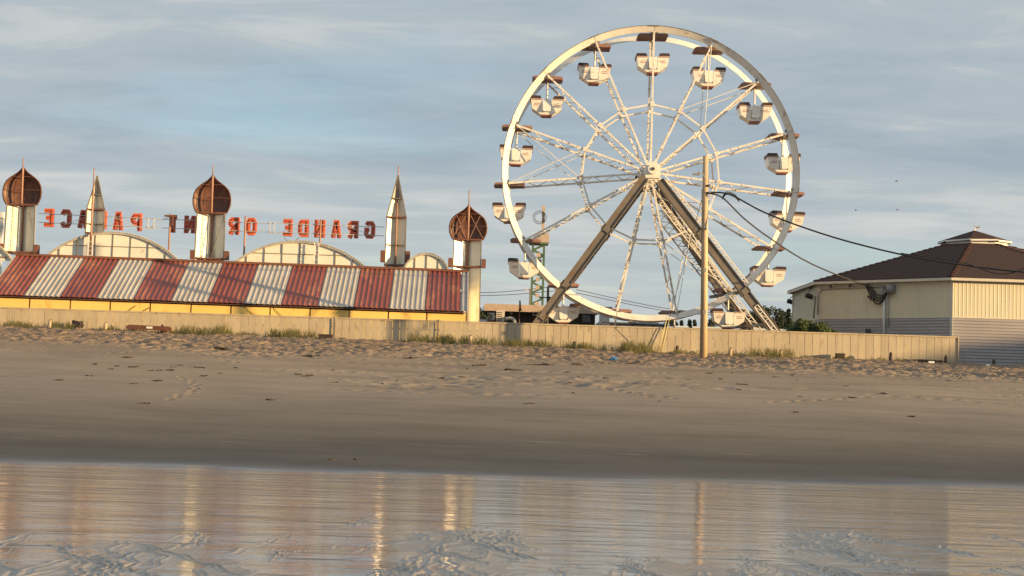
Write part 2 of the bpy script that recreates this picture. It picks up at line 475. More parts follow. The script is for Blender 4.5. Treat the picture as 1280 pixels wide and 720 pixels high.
far = np.array([32, 40, 60, 100, 200, 500, 1500, 6000.])
xs = np.concatenate([-far[::-1], np.arange(-29, 29.01, 0.07), far])
ys = np.concatenate([[-3000, -500, -60, -10, 4], np.arange(8, 26, 0.5), np.arange(26, 40, 0.2), np.arange(40, 54, 0.08), np.arange(54, 73.5, 0.075), np.arange(74, 90, 0.5), [95, 110, 150, 300, 800, 2500, 8000]])
def sand_z(X, Y):
    z = ground_z(X, Y)
    # trails of single footprints and wheel ruts on the firm sand
    r = np.random.default_rng(5)
    ax, ay = X[0], Y[:, 0]
    prints = []
    for k in range(26):
        x, y = r.uniform(-18, 18), r.uniform(42, 60); a = r.normal(0, 0.9); n = r.integers(3, 14)
        if k < 9: x, y = r.uniform(-4, 6), r.uniform(48, 59)
        for i in range(n):
            prints.append((x, y, a)); s_ = 1 if i % 2 else -1
            x += 0.62 * math.cos(a) - s_ * 0.11 * math.sin(a); y += 0.62 * math.sin(a) + s_ * 0.11 * math.cos(a); a += r.normal(0, 0.08)
    for x, y, a in prints:
        i0, i1 = np.searchsorted(ay, [y - 0.4, y + 0.4]); j0, j1 = np.searchsorted(ax, [x - 0.4, x + 0.4])
        if i1 - i0 < 2 or j1 - j0 < 2: continue
        dx, dy = X[i0:i1, j0:j1] - x, Y[i0:i1, j0:j1] - y
        u, v = (dx * math.cos(a) + dy * math.sin(a)) / 0.17, (-dx * math.sin(a) + dy * math.cos(a)) / 0.085
        q = u * u + v * v
        z[i0:i1, j0:j1] += -0.045 * np.exp(-q * q) + 0.018 * np.exp(-(np.sqrt(q) - 1.45) ** 2 * 6)
    return np.where(Y < 4, np.minimum(z, -0.2 + 0 * Y), z)
sheet('beach_sand', xs, ys, sand_z, 'sand')

FILM = 0.0032                                                # the film of water lies on the gently shelving foreshore
def film_z(X, Y): return FILM * (np.clip(Y, 4, 34) - 27.3)
def wet_z(X, Y):
    wx_ = X + 0.22 * fbm(X, Y * 0.5, 0.9, 3, 31)
    wy_ = Y + 0.6 * fbm(X, Y * 0.5, 0.6, 2, 32)
    a = fbm(wx_, wy_ * 0.26, 0.9, 4, 21, 0.58)
    near = 1 - sstep(15.0, 19.6, Y + 1.6 * fbm(X, Y * 0, 0.55, 3, 23))
    # runnels draining towards the sea: shallow grooves between low levees
    r = np.random.default_rng(77)
    run = np.zeros_like(X)
    for k in range(300):
        y0 = r.uniform(11.5, 19.6); L = r.uniform(0.8, 3.4); y1 = y0 - L
        x0 = r.uniform(-6, 6); dx = r.normal(0, 0.26) * L; w = r.uniform(0.009, 0.030); cv = r.normal(0, 0.10)
        lo, hi = np.searchsorted(Y[:, 0], [y1 - 0.1, y0 + 0.1])
        if hi - lo < 2: continue
        t_ = np.clip((y0 - Y[lo:hi]) / L, 0, 1)
        cx = x0 + dx * t_ + cv * np.sin(t_ * 5 + k) + 0.03 * np.sin(Y[lo:hi] * 9 + k)
        d = (X[lo:hi] - cx) / w
        fade = np.sin(np.pi * t_) ** 0.5 * (Y[lo:hi] <= y0) * (Y[lo:hi] >= y1)
        run[lo:hi] += fade * (0.012 * np.exp(-((np.abs(d) - 1.6) / 0.8) ** 2) - 0.009 * np.exp(-d * d))
    return film_z(X, Y) - 0.015 + near * (0.0075 * a + 0.0105 + run) + near * 0.0007 * fbm(X, Y * 0.5, 5, 3, 24)
sheet('wet_sand', np.arange(-6.2, 6.21, 0.0135), np.arange(11.2, 21, 0.045), wet_z, 'wet_sand')
wx = np.array([-6000, -1500, -300, -60, 60, 300, 1500, 6000.]); wy = np.array([-3000, -500, -60, -10, 4, 34.])
sheet('sea_water', wx, wy, film_z, 'water')

# ------------------------------------------------------------------ fence along the top of the beach
FD = 72.0
FTOP = P(600, 402, FD).z
def fence(px0, px1, label):
    a, b = P(px0, 400, FD).x, P(px1, 400, FD).x
    zb = min(gz(a, FD), gz(b, FD))
    t = thing('board_fence', label, 'fence', ((a + b) / 2, FD, zb), 'beige board fences along the beach')
    org = ORG[t.name]
    dz = 0.03 * math.sin(px0)
    n = max(2, round((b - a) / 0.355)); w = (b - a - 0.16) / n
    for k in range(n):
        x = a + 0.08 + (k + 0.5) * w
        g = gz(x, FD) - 0.35
        m = MB(); dy = random.uniform(-0.006, 0.006); tp = FTOP - 0.07 + random.uniform(-0.008, 0.008)
        m.box((x, FD + dy, (tp + g) / 2), (w - 0.016, 0.03, tp - g))
        m.build('board', 'fence', t)
    MB().box(((a + b) / 2, FD, FTOP - 0.035), (b - a - 0.02, 0.11, 0.06)).build('cap_rail', 'fence', t)
    MB().box(((a + b) / 2, FD + 0.045, FTOP - 0.45), (b - a - 0.1, 0.05, 0.09)).build('rail', 'fence', t)
    for x in (a + 0.035, b - 0.035):
        g = gz(x, FD) - 0.4
        MB().box((x, FD + 0.005, (FTOP + 0.03 + g) / 2), (0.06, 0.13, FTOP + 0.03 - g)).build('post', 'frame_grey' if x < b - 1 and px0 > 100 else 'fence', t)
    return t
fence(-60, 417, 'beige board fence below the striped roof, left of the dark crate')
fence(417, 547, 'short beige board fence panel between two dark joint posts')
fence(547, 1199, 'long beige board fence running from the wheel to the octagonal building')

# ------------------------------------------------------------------ palace building with the striped roof
DE, DR = 75.0, 79.55
YAW = 0.035
def palace():
    def B(px, py, D0):                                    # the building is turned 2 degrees
        x = P(px, py, D0).x
        return P(px, py, D0 + YAW * (x + 13))
    c = B(300, 370, DE); zb = 3.4
    t = thing('palace_building', 'long low yellow building under a red and white striped metal roof', 'building', (c.x, c.y, zb))
    rb = [20.7, 63.3, 106, 149, 192, 236.5, 279.3, 323, 366, 409, 451, 493, 535, 576.7, 584.5]
    def ridge_at(px):
        return B(px, 319.3 + (px - 20.7) * 0.0368, DR)
    for i in range(len(rb) - 1):
        r0, r1 = ridge_at(rb[i]), ridge_at(rb[i + 1])
        nrib = 7 if i < 13 else 1
        m = MB(); vs = []; fs = []
        prof = []
        for k in range(nrib):
            for s_, h in ((0.0, 0.0), (0.12, 0.0), (0.20, 0.028), (0.40, 0.028), (0.48, 0.0)):
                prof.append(((k + s_) / nrib, h))
        prof.append((1.0, 0.0))
        dn = Vector((0.035 * 1, -1, 0)).normalized()
        run = DR - DE
        for s_, h in prof:
            p = r0.lerp(r1, 0.004 + s_ * 0.992)
            q = p + Vector((0.035 * run, -run, 0)); q.z = p.z - 2.24
            nrm = Vector((0, -0.44, 0.9))
            vs += [p + nrm * h, q + nrm * h, p + nrm * (h - 0.02), q + nrm * (h - 0.02)]
        for k in range(len(prof) - 1):
            o = 4 * k
            fs += [(o, o + 1, o + 5, o + 4), (o + 2, o + 6, o + 7, o + 3), (o + 1, o + 3, o + 7, o + 5)]
        m.add(vs, fs)
        m.build('roof_panel', 'roof_grey' if i == 13 else ('roof_red', 'roof_white')[i % 2], t)
    r0, r1 = ridge_at(20.7), ridge_at(584.5)
    MB().bar(r0 + Vector((0, 0.05, 0.05)), r1 + Vector((0, 0.05, 0.05)), 0.12, 0.3).build('ridge_trim', 'rust_brown', t)
    run = DR - DE
    off = Vector((0.035 * run, -run, -2.24))
    e0, e1 = r0 + off, r1 + off
    MB().bar(e0 + Vector((0, 0.06, -0.09)), e1 + Vector((0, 0.06, -0.09)), 0.12, 0.05, (0, 0, 1)).build('fascia', 'joint_dark', t)
    for k, (p, q) in enumerate(((r0, e0), (r1, e1))):
        MB().bar(p + Vector((-0.03 if k == 0 else 0.03, 0, -0.04)), q + Vector((-0.03 if k == 0 else 0.03, 0, -0.04)), 0.07, 0.14, (0, 0, 1)).build('verge_trim', 'trim_pale', t)
    # yellow wall: one panel per bay
    jx = [-60, -13, 37, 88, 138, 188, 239, 289, 338, 388, 437, 486, 534, 583.5]
    for k in range(len(jx) - 1):
        a, b = B(jx[k], 380, DE + 0.14), B(jx[k + 1], 380, DE + 0.14)
        if a.x < e0.x: a = Vector((e0.x + 0.05, a.y, a.z))
        zt = e0.z - 0.17 + (e1.z - e0.z) * (a.x - e0.x) / (e1.x - e0.x)
        mid = (a + b) / 2
        L = b.x - a.x - 0.07
        ang = Matrix.Rotation(YAW, 3, 'Z')
        MB().box((mid.x, mid.y + random.uniform(-0.008, 0.008), (zt + zb) / 2), (L, 0.05, zt - zb), ang).build('wall_panel', 'yellow', t)
        if k in (1, 2, 6, 9):                              # hatch frames
            w0 = L * 0.5
            hz = zt - 0.62
            hx = mid.x - (0.1 if k % 2 else -0.1)
            MB().box((hx, mid.y - 0.045, hz), (w0, 0.03, 0.045), ang).box((hx - w0 / 2, mid.y - 0.046, hz - 0.4), (0.045, 0.03, 0.8), ang).box((hx + w0 / 2, mid.y - 0.046, hz - 0.4), (0.045, 0.03, 0.8), ang).build('hatch_frame', 'joint_dark', t)
        MB().box((b.x, b.y + 0.02, (zt + zb) / 2 - 0.01), (0.09 if k == 5 else 0.045, 0.07, zt - zb - 0.04), ang).build('post', 'joint_dark', t)
    # slack cables under the eave, then two cable shadows as dark tubes
    for px, dx in ((300, 26), (340, 16)):
        a = B(px, 376, DE + 0.07); b_ = B(px + dx, 398, DE + 0.07)
        MB().tube([a, (a + b_) / 2 + Vector((-0.1, 0, -0.06)), b_], 0.012, 5).build('cable', 'cable', t)
    for p0, p1 in (((142, 402), (170, 382)), ((160, 400), (188, 384))):  # diagonal cable shadows on one wall panel, modelled as thin dark tubes
        MB().tube([B(p0[0], p0[1], DE + 0.07), B(p1[0], p1[1], DE + 0.07)], 0.012, 5).build('cable', 'cable', t)
    # rear wall and end walls
    back = DR + 4.5
    MB().box(((e0.x + e1.x) / 2, back, 4.4), (e1.x - e0.x - 0.4, 0.2, 2.2)).build('rear_wall', 'panel_white', t)
    for k, p in enumerate((r0, r1)):
        s_ = 0.10 if k == 0 else -0.10
        pts = [(p.x + s_ + 0.035 * run, p.y - run + 0.42, 3.4), (p.x + s_, back, 3.4), (p.x + s_, back, 5.3), (p.x + s_, p.y, p.z - 0.14), (p.x + s_ + 0.035 * run * 0.9, p.y - run + 0.42, e0.z - 0.03)]
        m = MB(); n = 5
        m.add(pts + [(x + s_ * 0.6, y, z) for x, y, z in pts], [tuple(range(n)), tuple(range(2 * n - 1, n - 1, -1))] + [(i, i + n, (i + 1) % n + n, (i + 1) % n) for i in range(n)])
        m.build('end_wall', 'panel_white', t)
    m = MB(); m.add([r0 + Vector((0, 0.1, -0.1)), r1 + Vector((0, 0.1, -0.1)), (r1.x, back, 5.4), (r0.x, back, 5.4)], [(0, 1, 2, 3)])
    m.build('flat_roof', 'roof_grey', t)
    return r0, r1
R0, R1 = palace()
def roof_z(x): return R0.z + (R1.z - R0.z) * (x - R0.x) / (R1.x - R0.x)

# ------------------------------------------------------------------ arched panels seen from behind
def arch(px0, px1, peak, D, nm, horiz, label, group='arched white panels on the palace roof'):
    a = P(px0[0], px0[1], D); b = P(px1[0], px1[1], D); top = P(peak[0], peak[1], D).z
    w = (b.x - a.x) / 2; cx = (a.x + b.x) / 2; z0 = min(a.z, b.z) - 0.25
    hgt = top - z0
    rad = (w * w + hgt * hgt) / (2 * hgt); cz = top - rad
    th = math.asin(min(1, w / rad))
    t = thing('arched_panel', label, 'roof panel', (cx, D, z0), group)
    n = 28
    arc = [(cx + rad * math.sin(-th + 2 * th * i / n), cz + rad * math.cos(-th + 2 * th * i / n)) for i in range(n + 1)]
    def az(x): return cz + math.sqrt(max(0, rad * rad - (x - cx) ** 2))
    # each white sheet between the mullions is a piece of its own
    xsn = [cx - w + 2 * w * k / (nm + 1) for k in range(nm + 2)]
    hz = z0 + hgt * 0.55
    for k in range(nm + 1):
        x0, x1 = xsn[k] + 0.012, xsn[k + 1] - 0.012
        ss = [x0 + (x1 - x0) * i / 5 for i in range(6)]
        lo = z0 + 0.003
        def piece(zlo, zcap):
            pts = [(x0, zlo), (x1, zlo)] + [(x, max(zlo + 0.002, min(az(x) - 0.05, zcap))) for x in reversed(ss)]
            m = MB(); dy = random.uniform(-0.01, 0.01)
            m.prism(pts, D - 0.02 + dy, D + 0.02 + dy); m.build('panel', 'panel_white', t)
        mx = max(az(x0), az(x1))
        if horiz and mx > hz + 0.25:
            piece(lo, hz - 0.01); 
            if min(az(x0), az(x1)) > hz + 0.1: piece(hz + 0.01, 99)
            else:
                xa = [x for x in ss if az(x) > hz + 0.06]
                pts = [(xa[0], hz + 0.01), (xa[-1], hz + 0.01)] + [(x, az(x) - 0.05) for x in reversed(xa)]
                if len(xa) > 1: MB().prism(pts, D - 0.02, D + 0.02).build('panel', 'panel_white', t)
        else: piece(lo, 99)
    m = MB()
    for i in range(n):
        (x0, zz0), (x1, zz1) = arc[i], arc[i + 1]
        m.bar((x0, D - 0.02, zz0 - 0.02), (x1, D - 0.02, zz1 - 0.02), 0.10, 0.20)
    m.build('rim_trim', 'trim_pale', t)
    nb = int(rad * 2 * th / 0.14)                           # corrugated capping along the curve
    m = MB()
    for i in range(nb):
        an = -th + 2 * th * (i + 0.5) / nb
        m.box((cx + rad * math.sin(an), D - 0.03, cz + rad * math.cos(an) + 0.045), (0.055, 0.24, 0.05), Matrix.Rotation(an, 3, 'Y'))
    tag(m.build('corrugated_cap', 'trim_pale', t), kind='stuff')
    for x in xsn[1:-1]:
        MB().box((x, D - 0.04, (z0 + az(x)) / 2 - 0.04), (0.04, 0.03, az(x) - z0 - 0.1)).build('mullion', 'frame_grey', t)
    if horiz:
        xx = math.sqrt(max(0, rad * rad - (hz - cz) ** 2)) - 0.05
        MB().box((cx, D - 0.045, hz), (2 * xx, 0.022, 0.035)).build('cross_rail', 'frame_grey', t)
    MB().box((cx, D - 0.05, z0 + 0.2), (2 * w - 0.3, 0.06, 0.06)).build('bottom_rail', 'frame_grey', t)
    return t
AD = 80.85
arch((-125, 316), (16, 320.5), (-52, 288), AD, 7, True, 'white arched panel cut by the left edge behind the striped roof')
arch((52, 319), (229, 326), (141, 291), AD, 7, True, 'wide white arched panel behind the first spire, under the word PALACE')
arch((286, 327), (463, 334), (375, 302), AD, 7, True, 'wide white arched panel under the word GRANDE')
arch((504, 334.5), (562, 337.5), (532.5, 317), AD, 3, False, 'small white arched panel between the tall spire and the right onion tower')
def ladder(px, y0, y1, D, label, dx=5.5):
    a = P(px, y1, D); b = P(px, y0, D); w = dx * D / F
    m = MB()
    t = thing('ladder', label, 'ladder', a)
    for s_ in (0, w): MB().box((a.x + s_, D, (a.z + b.z) / 2), (0.04, 0.04, b.z - a.z)).build('rail', 'trim_white', t)
    n = int((b.z - a.z) / 0.24)
    for k in range(n): MB().box((a.x + w / 2, D, a.z + 0.12 + 0.24 * k), (w - 0.042, 0.025, 0.025)).build('rung', 'trim_white', t)
ladder(109.5, 294, 322, AD - 0.35, 'white ladder on the arched panel below the left spire')
ladder(392, 303, 333, AD - 0.35, 'white ladder on the arched panel under the word GRANDE')

# ------------------------------------------------------------------ towers: folded shells open towards the beach
VD = 0.32                                                    # fold depth relative to half width
def v_shell(a0, z0, a1, z1, th=0.05):
    """two back walls meeting in a fold behind the mast"""
    out = []
    for s_ in (-1, 1):
        p = [Vector((s_ * a0, 0, z0)), Vector((0, a0 * 2 * VD, z0)), Vector((0, a1 * 2 * VD, z1)), Vector((s_ * a1, 0, z1))]
        q = [v + Vector((s_ * th * 0.3, th, 0)) for v in p]
        m = MB(); vs = p + q
        fs = [(0, 1, 2, 3), (7, 6, 5, 4)] + [(i, i + 4, (i + 1) % 4 + 4, (i + 1) % 4) for i in range(4)]
        m.add(vs, fs); out.append(m)
    return out
def shift(m, c):
    m.v = [(v[0] + c.x, v[1] + c.y, v[2] + c.z) for v in m.v]; return m
def v_band(a, z, h, t, c, mat='rust_brown', name='collar', grow=0.03):
    m = MB()
    for s_ in (-1, 1):
        m.bar((s_ * (a + grow), -0.03, z), (s_ * 0.012, a * 2 * VD - 0.05, z), 0.05, h, (0, 0, 1))
    m.bar((-a - grow, -0.05, z), (a + grow, -0.05, z), 0.04, h * 0.6, (0, 0, 1))
    return shift(m, c).build(name, mat, t)

def onion_tower(px, ybase, yneck, ytip, ypole, hw, dome_hw, D, label, z_low=None, braces=False):
    c = P(px, ybase, D); k = D / F
    zb = 0.0 if z_low is None else z_low - c.z
    t = thing('onion_tower', label, 'tower', c, 'onion domed towers on the palace')
    a = hw * k; zn = (ybase - yneck) * k
    for m in v_shell(a, zb, a * 0.94, zn): shift(m, c).build('wall', 'tower_white', t)
    v_band(a, 0.12, 0.12, t, c); v_band(a * 0.95, zn - 0.02, 0.10, t, c)
    for s_ in (-1, 1):
        shift(MB().bar((s_ * a, -0.05, zb), (s_ * a * 0.94, -0.05, zn), 0.06, 0.06), c).build('edge_trim', 'frame_grey', t)
        sb = MB().box((s_ * (a + 0.12), 0.05, 0.30), (0.22, 0.35, 0.46)); shift(sb, c).build('side_box', 'rust_brown', t)
    if z_low is not None:
        v_band(a, zb + 0.9, 0.12, t, c)
        shift(MB().box((a + 0.12, 0.05, zb + 0.75), (0.22, 0.35, 0.4)), c).build('side_box', 'rust_brown', t)
    # dome: half of an onion, open at the front
    H = (yneck - ytip) * k; W_ = dome_hw * 0.97 * k
    prof = [(0.0, 0.80), (0.10, 0.91), (0.22, 0.985), (0.36, 1.0), (0.50, 0.955), (0.62, 0.84), (0.71, 0.66), (0.79, 0.44), (0.86, 0.25), (0.93, 0.11), (1.0, 0.02)]
    pz = np.linspace(0, 1, 22); pr = np.interp(pz, [p[0] for p in prof], [p[1] for p in prof])
    ns = 16; DQ = 0.40
    vs = []; fs = []
    for z, r in zip(pz, pr):
        for i in range(ns + 1):
            an = math.pi * i / ns
            vs.append((r * W_ * math.cos(an), r * W_ * DQ * math.sin(an), zn + z * H))
    for i in range(21):
        for j in range(ns):
            o = i * (ns + 1) + j
            fs.append((o, o + 1, o + ns + 2, o + ns + 1))
    d = shift(MB().add(vs, fs, True), c).build('dome', 'copper', t)
    sm = d.modifiers.new('thickness', 'SOLIDIFY'); sm.thickness = 0.035; sm.offset = 1
    def dp(z, an, s_=0.985):
        r = float(np.interp(z, pz, pr)) * W_ * s_
        return Vector((r * math.cos(an), r * DQ * math.sin(an), zn + z * H))
    for i in range(0, 7):
        an = math.pi * i / 6
        shift(MB().tube([dp(z, an) for z in np.linspace(0, 0.98, 16)], 0.016, 5), c).build('rib', 'copper', d)
    for z in (0.02, 0.42, 0.74):
        shift(MB().tube([dp(z, math.pi * i / 14) for i in range(15)], 0.014, 5), c).build('hoop', 'copper', d)
    for z in (0.02, 0.40, 0.75):
        r = float(np.interp(z, pz, pr)) * W_
        shift(MB().bar((-r, -0.02, zn + z * H), (r, -0.02, zn + z * H), 0.022), c).build('tie_bar', 'rust_brown', d)
    if braces:
        for s_ in (-1, 1):
            for za, zb_ in ((0.05, 0.7), (0.7, 0.05)):
                ra, rb_ = 0.12, 0.8
                shift(MB().bar((s_ * W_ * ra, -0.03, zn + za * H), (s_ * W_ * (0.8 if zb_ < 0.3 else 0.62), -0.03, zn + zb_ * H), 0.028), c).build('brace', 'rust_mast', d)
    shift(MB().tube([(0, a * 2 * VD - 0.12, zb), (0, a * 2 * VD - 0.14, zn - 0.05), (0, -0.02, zn + 0.1), (0, -0.04, zn + H * 0.9), (0, -0.04, zn + H)], 0.06, 8), c).build('mast', 'rust_mast', t)
    shift(MB().tube([(0, -0.04, zn + H), (0, -0.04, (ybase - ypole) * k)], 0.028, 6), c).build('finial', 'rust_mast', t)
    return t, c, a, zn
TD = 81.2
t1 = onion_tower(23.5, 318, 255, 208, 196, 18.8, 25, TD, 'onion domed tower at the far left edge above the striped roof')
t3 = onion_tower(261.5, 326, 265.5, 218, 205, 18.4, 24.5, TD, 'onion domed tower in the middle of the palace roof, between the two wide arches')
t5 = onion_tower(583.5, 336, 299, 256, 236, 18.0, 24.3, TD, 'onion domed tower at the right end of the striped roof, next to the wheel', z_low=3.4, braces=True)
for (t, c, a, zn), lean in ((t1, 0), (t3, 1)):
    if lean: shift(MB().bar((a * 0.1, -0.03, 0.15), (a * 0.9, -0.03, zn - 0.1), 0.03), c).build('stay', 'frame_grey', t)
    m = MB()
    x0 = -a * 0.78
    for s_ in (0, 0.2): m.bar((x0 + s_, 0.12, 0.1), (x0 + s_, 0.12, zn - 0.1), 0.025)
    for k in range(9): m.box((x0 + 0.1, 0.12, 0.25 + k * (zn - 0.4) / 9), (0.18, 0.02, 0.02))
    shift(m, c).build('ladder', 'trim_pale', t)

def spire_tower(px, ybase, yneck, yapex, ypole, hw, hw2, D, label, zlow_px, mast_D):
    c = P(px, ybase, D); k = D / F
    t = thing('spire_tower', label, 'tower', c, 'pointed spires on the palace')
    a = hw * k; zn = (ybase - yneck) * k; za = (ybase - yapex) * k; an = hw2 * k
    for m in v_shell(a, 0, an, zn): shift(m, c).build('wall', 'tower_white', t)
    zm = zn + (za - zn) * 0.45
    for m in v_shell(an, zn + 0.05, an * 0.55, zm): shift(m, c).build('cone_panel', 'tower_white', t)
    for m in v_shell(an * 0.55, zm + 0.02, 0.015, za): shift(m, c).build('cone_panel', 'trim_pale', t)
    for s_ in (-1, 1):
        shift(MB().bar((s_ * a, -0.04, 0), (s_ * an, -0.04, zn), 0.06), c).build('edge_trim', 'frame_grey', t)
        shift(MB().bar((s_ * an, -0.04, zn + 0.06), (s_ * 0.01, -0.04, za), 0.05), c).build('edge_trim', 'frame_grey', t)
    v_band(an, zn + 0.02, 0.09, t, c); v_band(an * 0.55, zm, 0.08, t, c, 'frame_grey'); v_band((a + an) / 2, zn * 0.45, 0.05, t, c, 'frame_grey', grow=0.0)
    v_band(a, 0.12, 0.1, t, c)
    if zlow_px is None:
        for s_ in (-1, 1): shift(MB().box((s_ * (a + 0.12), 0.05, 0.55), (0.24, 0.35, 0.6)), c).build('side_box', 'rust_brown', t)
    z0 = 0.0 if zlow_px is None else P(px, zlow_px, mast_D).z - c.z
    dy = mast_D - D
    shift(MB().tube([(0, dy, z0), (0, dy, za * 0.7)], 0.055, 8), c).build('mast', 'rust_mast', t)
    shift(MB().tube([(0, dy, za * 0.7), (0, dy, za), (0, dy, (ybase - ypole) * k)], 0.03, 6), c).build('finial', 'rust_mast', t)
    return t
spire_tower(118.3, 294, 262, 219, 211, 11.3, 11, 81.3, 'short pointed spire rising behind the wide left arch', 322, 80.6)
spire_tower(493.5, 334, 271.5, 218, 206, 12.6, 12, TD, 'tall pointed spire standing left of the small arched panel', None, TD + 0.08)

# ------------------------------------------------------------------ rooftop sign, seen from its back
SGD = 82.0
def letter_polys(ch):
    """strokes as thick polylines in a 0..1 x 0..1.5 cell, as read from the street side"""
    o = 0.13
    S = {'G': [[(1, 1.2), (0.8, 1.4), (0.2, 1.4), (0, 1.2), (0, 0.3), (0.2, 0.1), (0.8, 0.1), (1, 0.3), (1, 0.75), (0.55, 0.75)]],
         'R': [[(0, 0), (0, 1.4), (0.75, 1.4), (1, 1.2), (1, 0.9), (0.75, 0.7), (0, 0.7)], [(0.45, 0.7), (1, 0)]],
         'A': [[(0, 0), (0.38, 1.45), (0.62, 1.45), (1, 0)], [(0.18, 0.48), (0.82, 0.48)]],
         'N': [[(0, 0), (0, 1.5)], [(0, 1.4), (1, 0.1)], [(1, 0), (1, 1.5)]],
         'D': [[(0, 0.1), (0, 1.4), (0.75, 1.4), (1, 1.15), (1, 0.35), (0.75, 0.1), (0, 0.1)]],
         'E': [[(1, 1.4), (0, 1.4), (0, 0.1), (1, 0.1)], [(0, 0.75), (0.75, 0.75)]],
         'O': [[(0.25, 0.1), (0, 0.35), (0, 1.15), (0.25, 1.4), (0.75, 1.4), (1, 1.15), (1, 0.35), (0.75, 0.1), (0.25, 0.1)]],
         'I': [[(0.5, 0), (0.5, 1.5)]],
         'T': [[(0, 1.4), (1, 1.4)], [(0.5, 1.4), (0.5, 0)]],
         'P': [[(0, 0), (0, 1.4), (0.75, 1.4), (1, 1.15), (1, 0.85), (0.75, 0.62), (0, 0.62)]],
         'L': [[(0, 1.5), (0, 0.1), (1, 0.1)]],
         'C': [[(1, 1.1), (0.78, 1.4), (0.22, 1.4), (0, 1.15), (0, 0.35), (0.22, 0.1), (0.78, 0.1), (1, 0.4)]]}
    return S[ch]
def stroke(m, pts, w, y0, y1, clip=None):
    """mitred thick polyline in XZ as one solid ribbon"""
    n = len(pts); closed = pts[0] == pts[-1]
    P2 = [Vector(p) for p in pts]
    L = []; Rr = []
    for i in range(n):
        if closed and i == n - 1: L.append(L[0]); Rr.append(Rr[0]); break
        d0 = (P2[i] - P2[i - 1]).normalized() if i > 0 else ((P2[0] - P2[-2]).normalized() if closed else None)
        d1 = (P2[i + 1] - P2[i]).normalized() if i < n - 1 else None
        if d0 is None: d0 = d1
        if d1 is None: d1 = d0
        b = d0 + d1
        b = b.normalized() if b.length > 1e-4 else d1
        nrm = Vector((-b.y, b.x)); cs = max(0.45, nrm.dot(Vector((-d1.y, d1.x))))
        L.append(P2[i] + nrm * (w / 2 / cs)); Rr.append(P2[i] - nrm * (w / 2 / cs))
    vs = []
    for i in range(n):
        vs += [(L[i].x, y0, L[i].y), (Rr[i].x, y0, Rr[i].y), (L[i].x, y1, L[i].y), (Rr[i].x, y1, Rr[i].y)]
    fs = []
    for i in range(n - 1):
        a, b = 4 * i, 4 * i + 4
        fs += [(a, a + 1, b + 1, b), (a + 2, b + 2, b + 3, a + 3), (a, b, b + 2, a + 2), (a + 1, a + 3, b + 3, b + 1)]
    if not closed: fs += [(0, 2, 3, 1), (4 * n - 4, 4 * n - 3, 4 * n - 1, 4 * n - 2)]
    m.add(vs, fs)
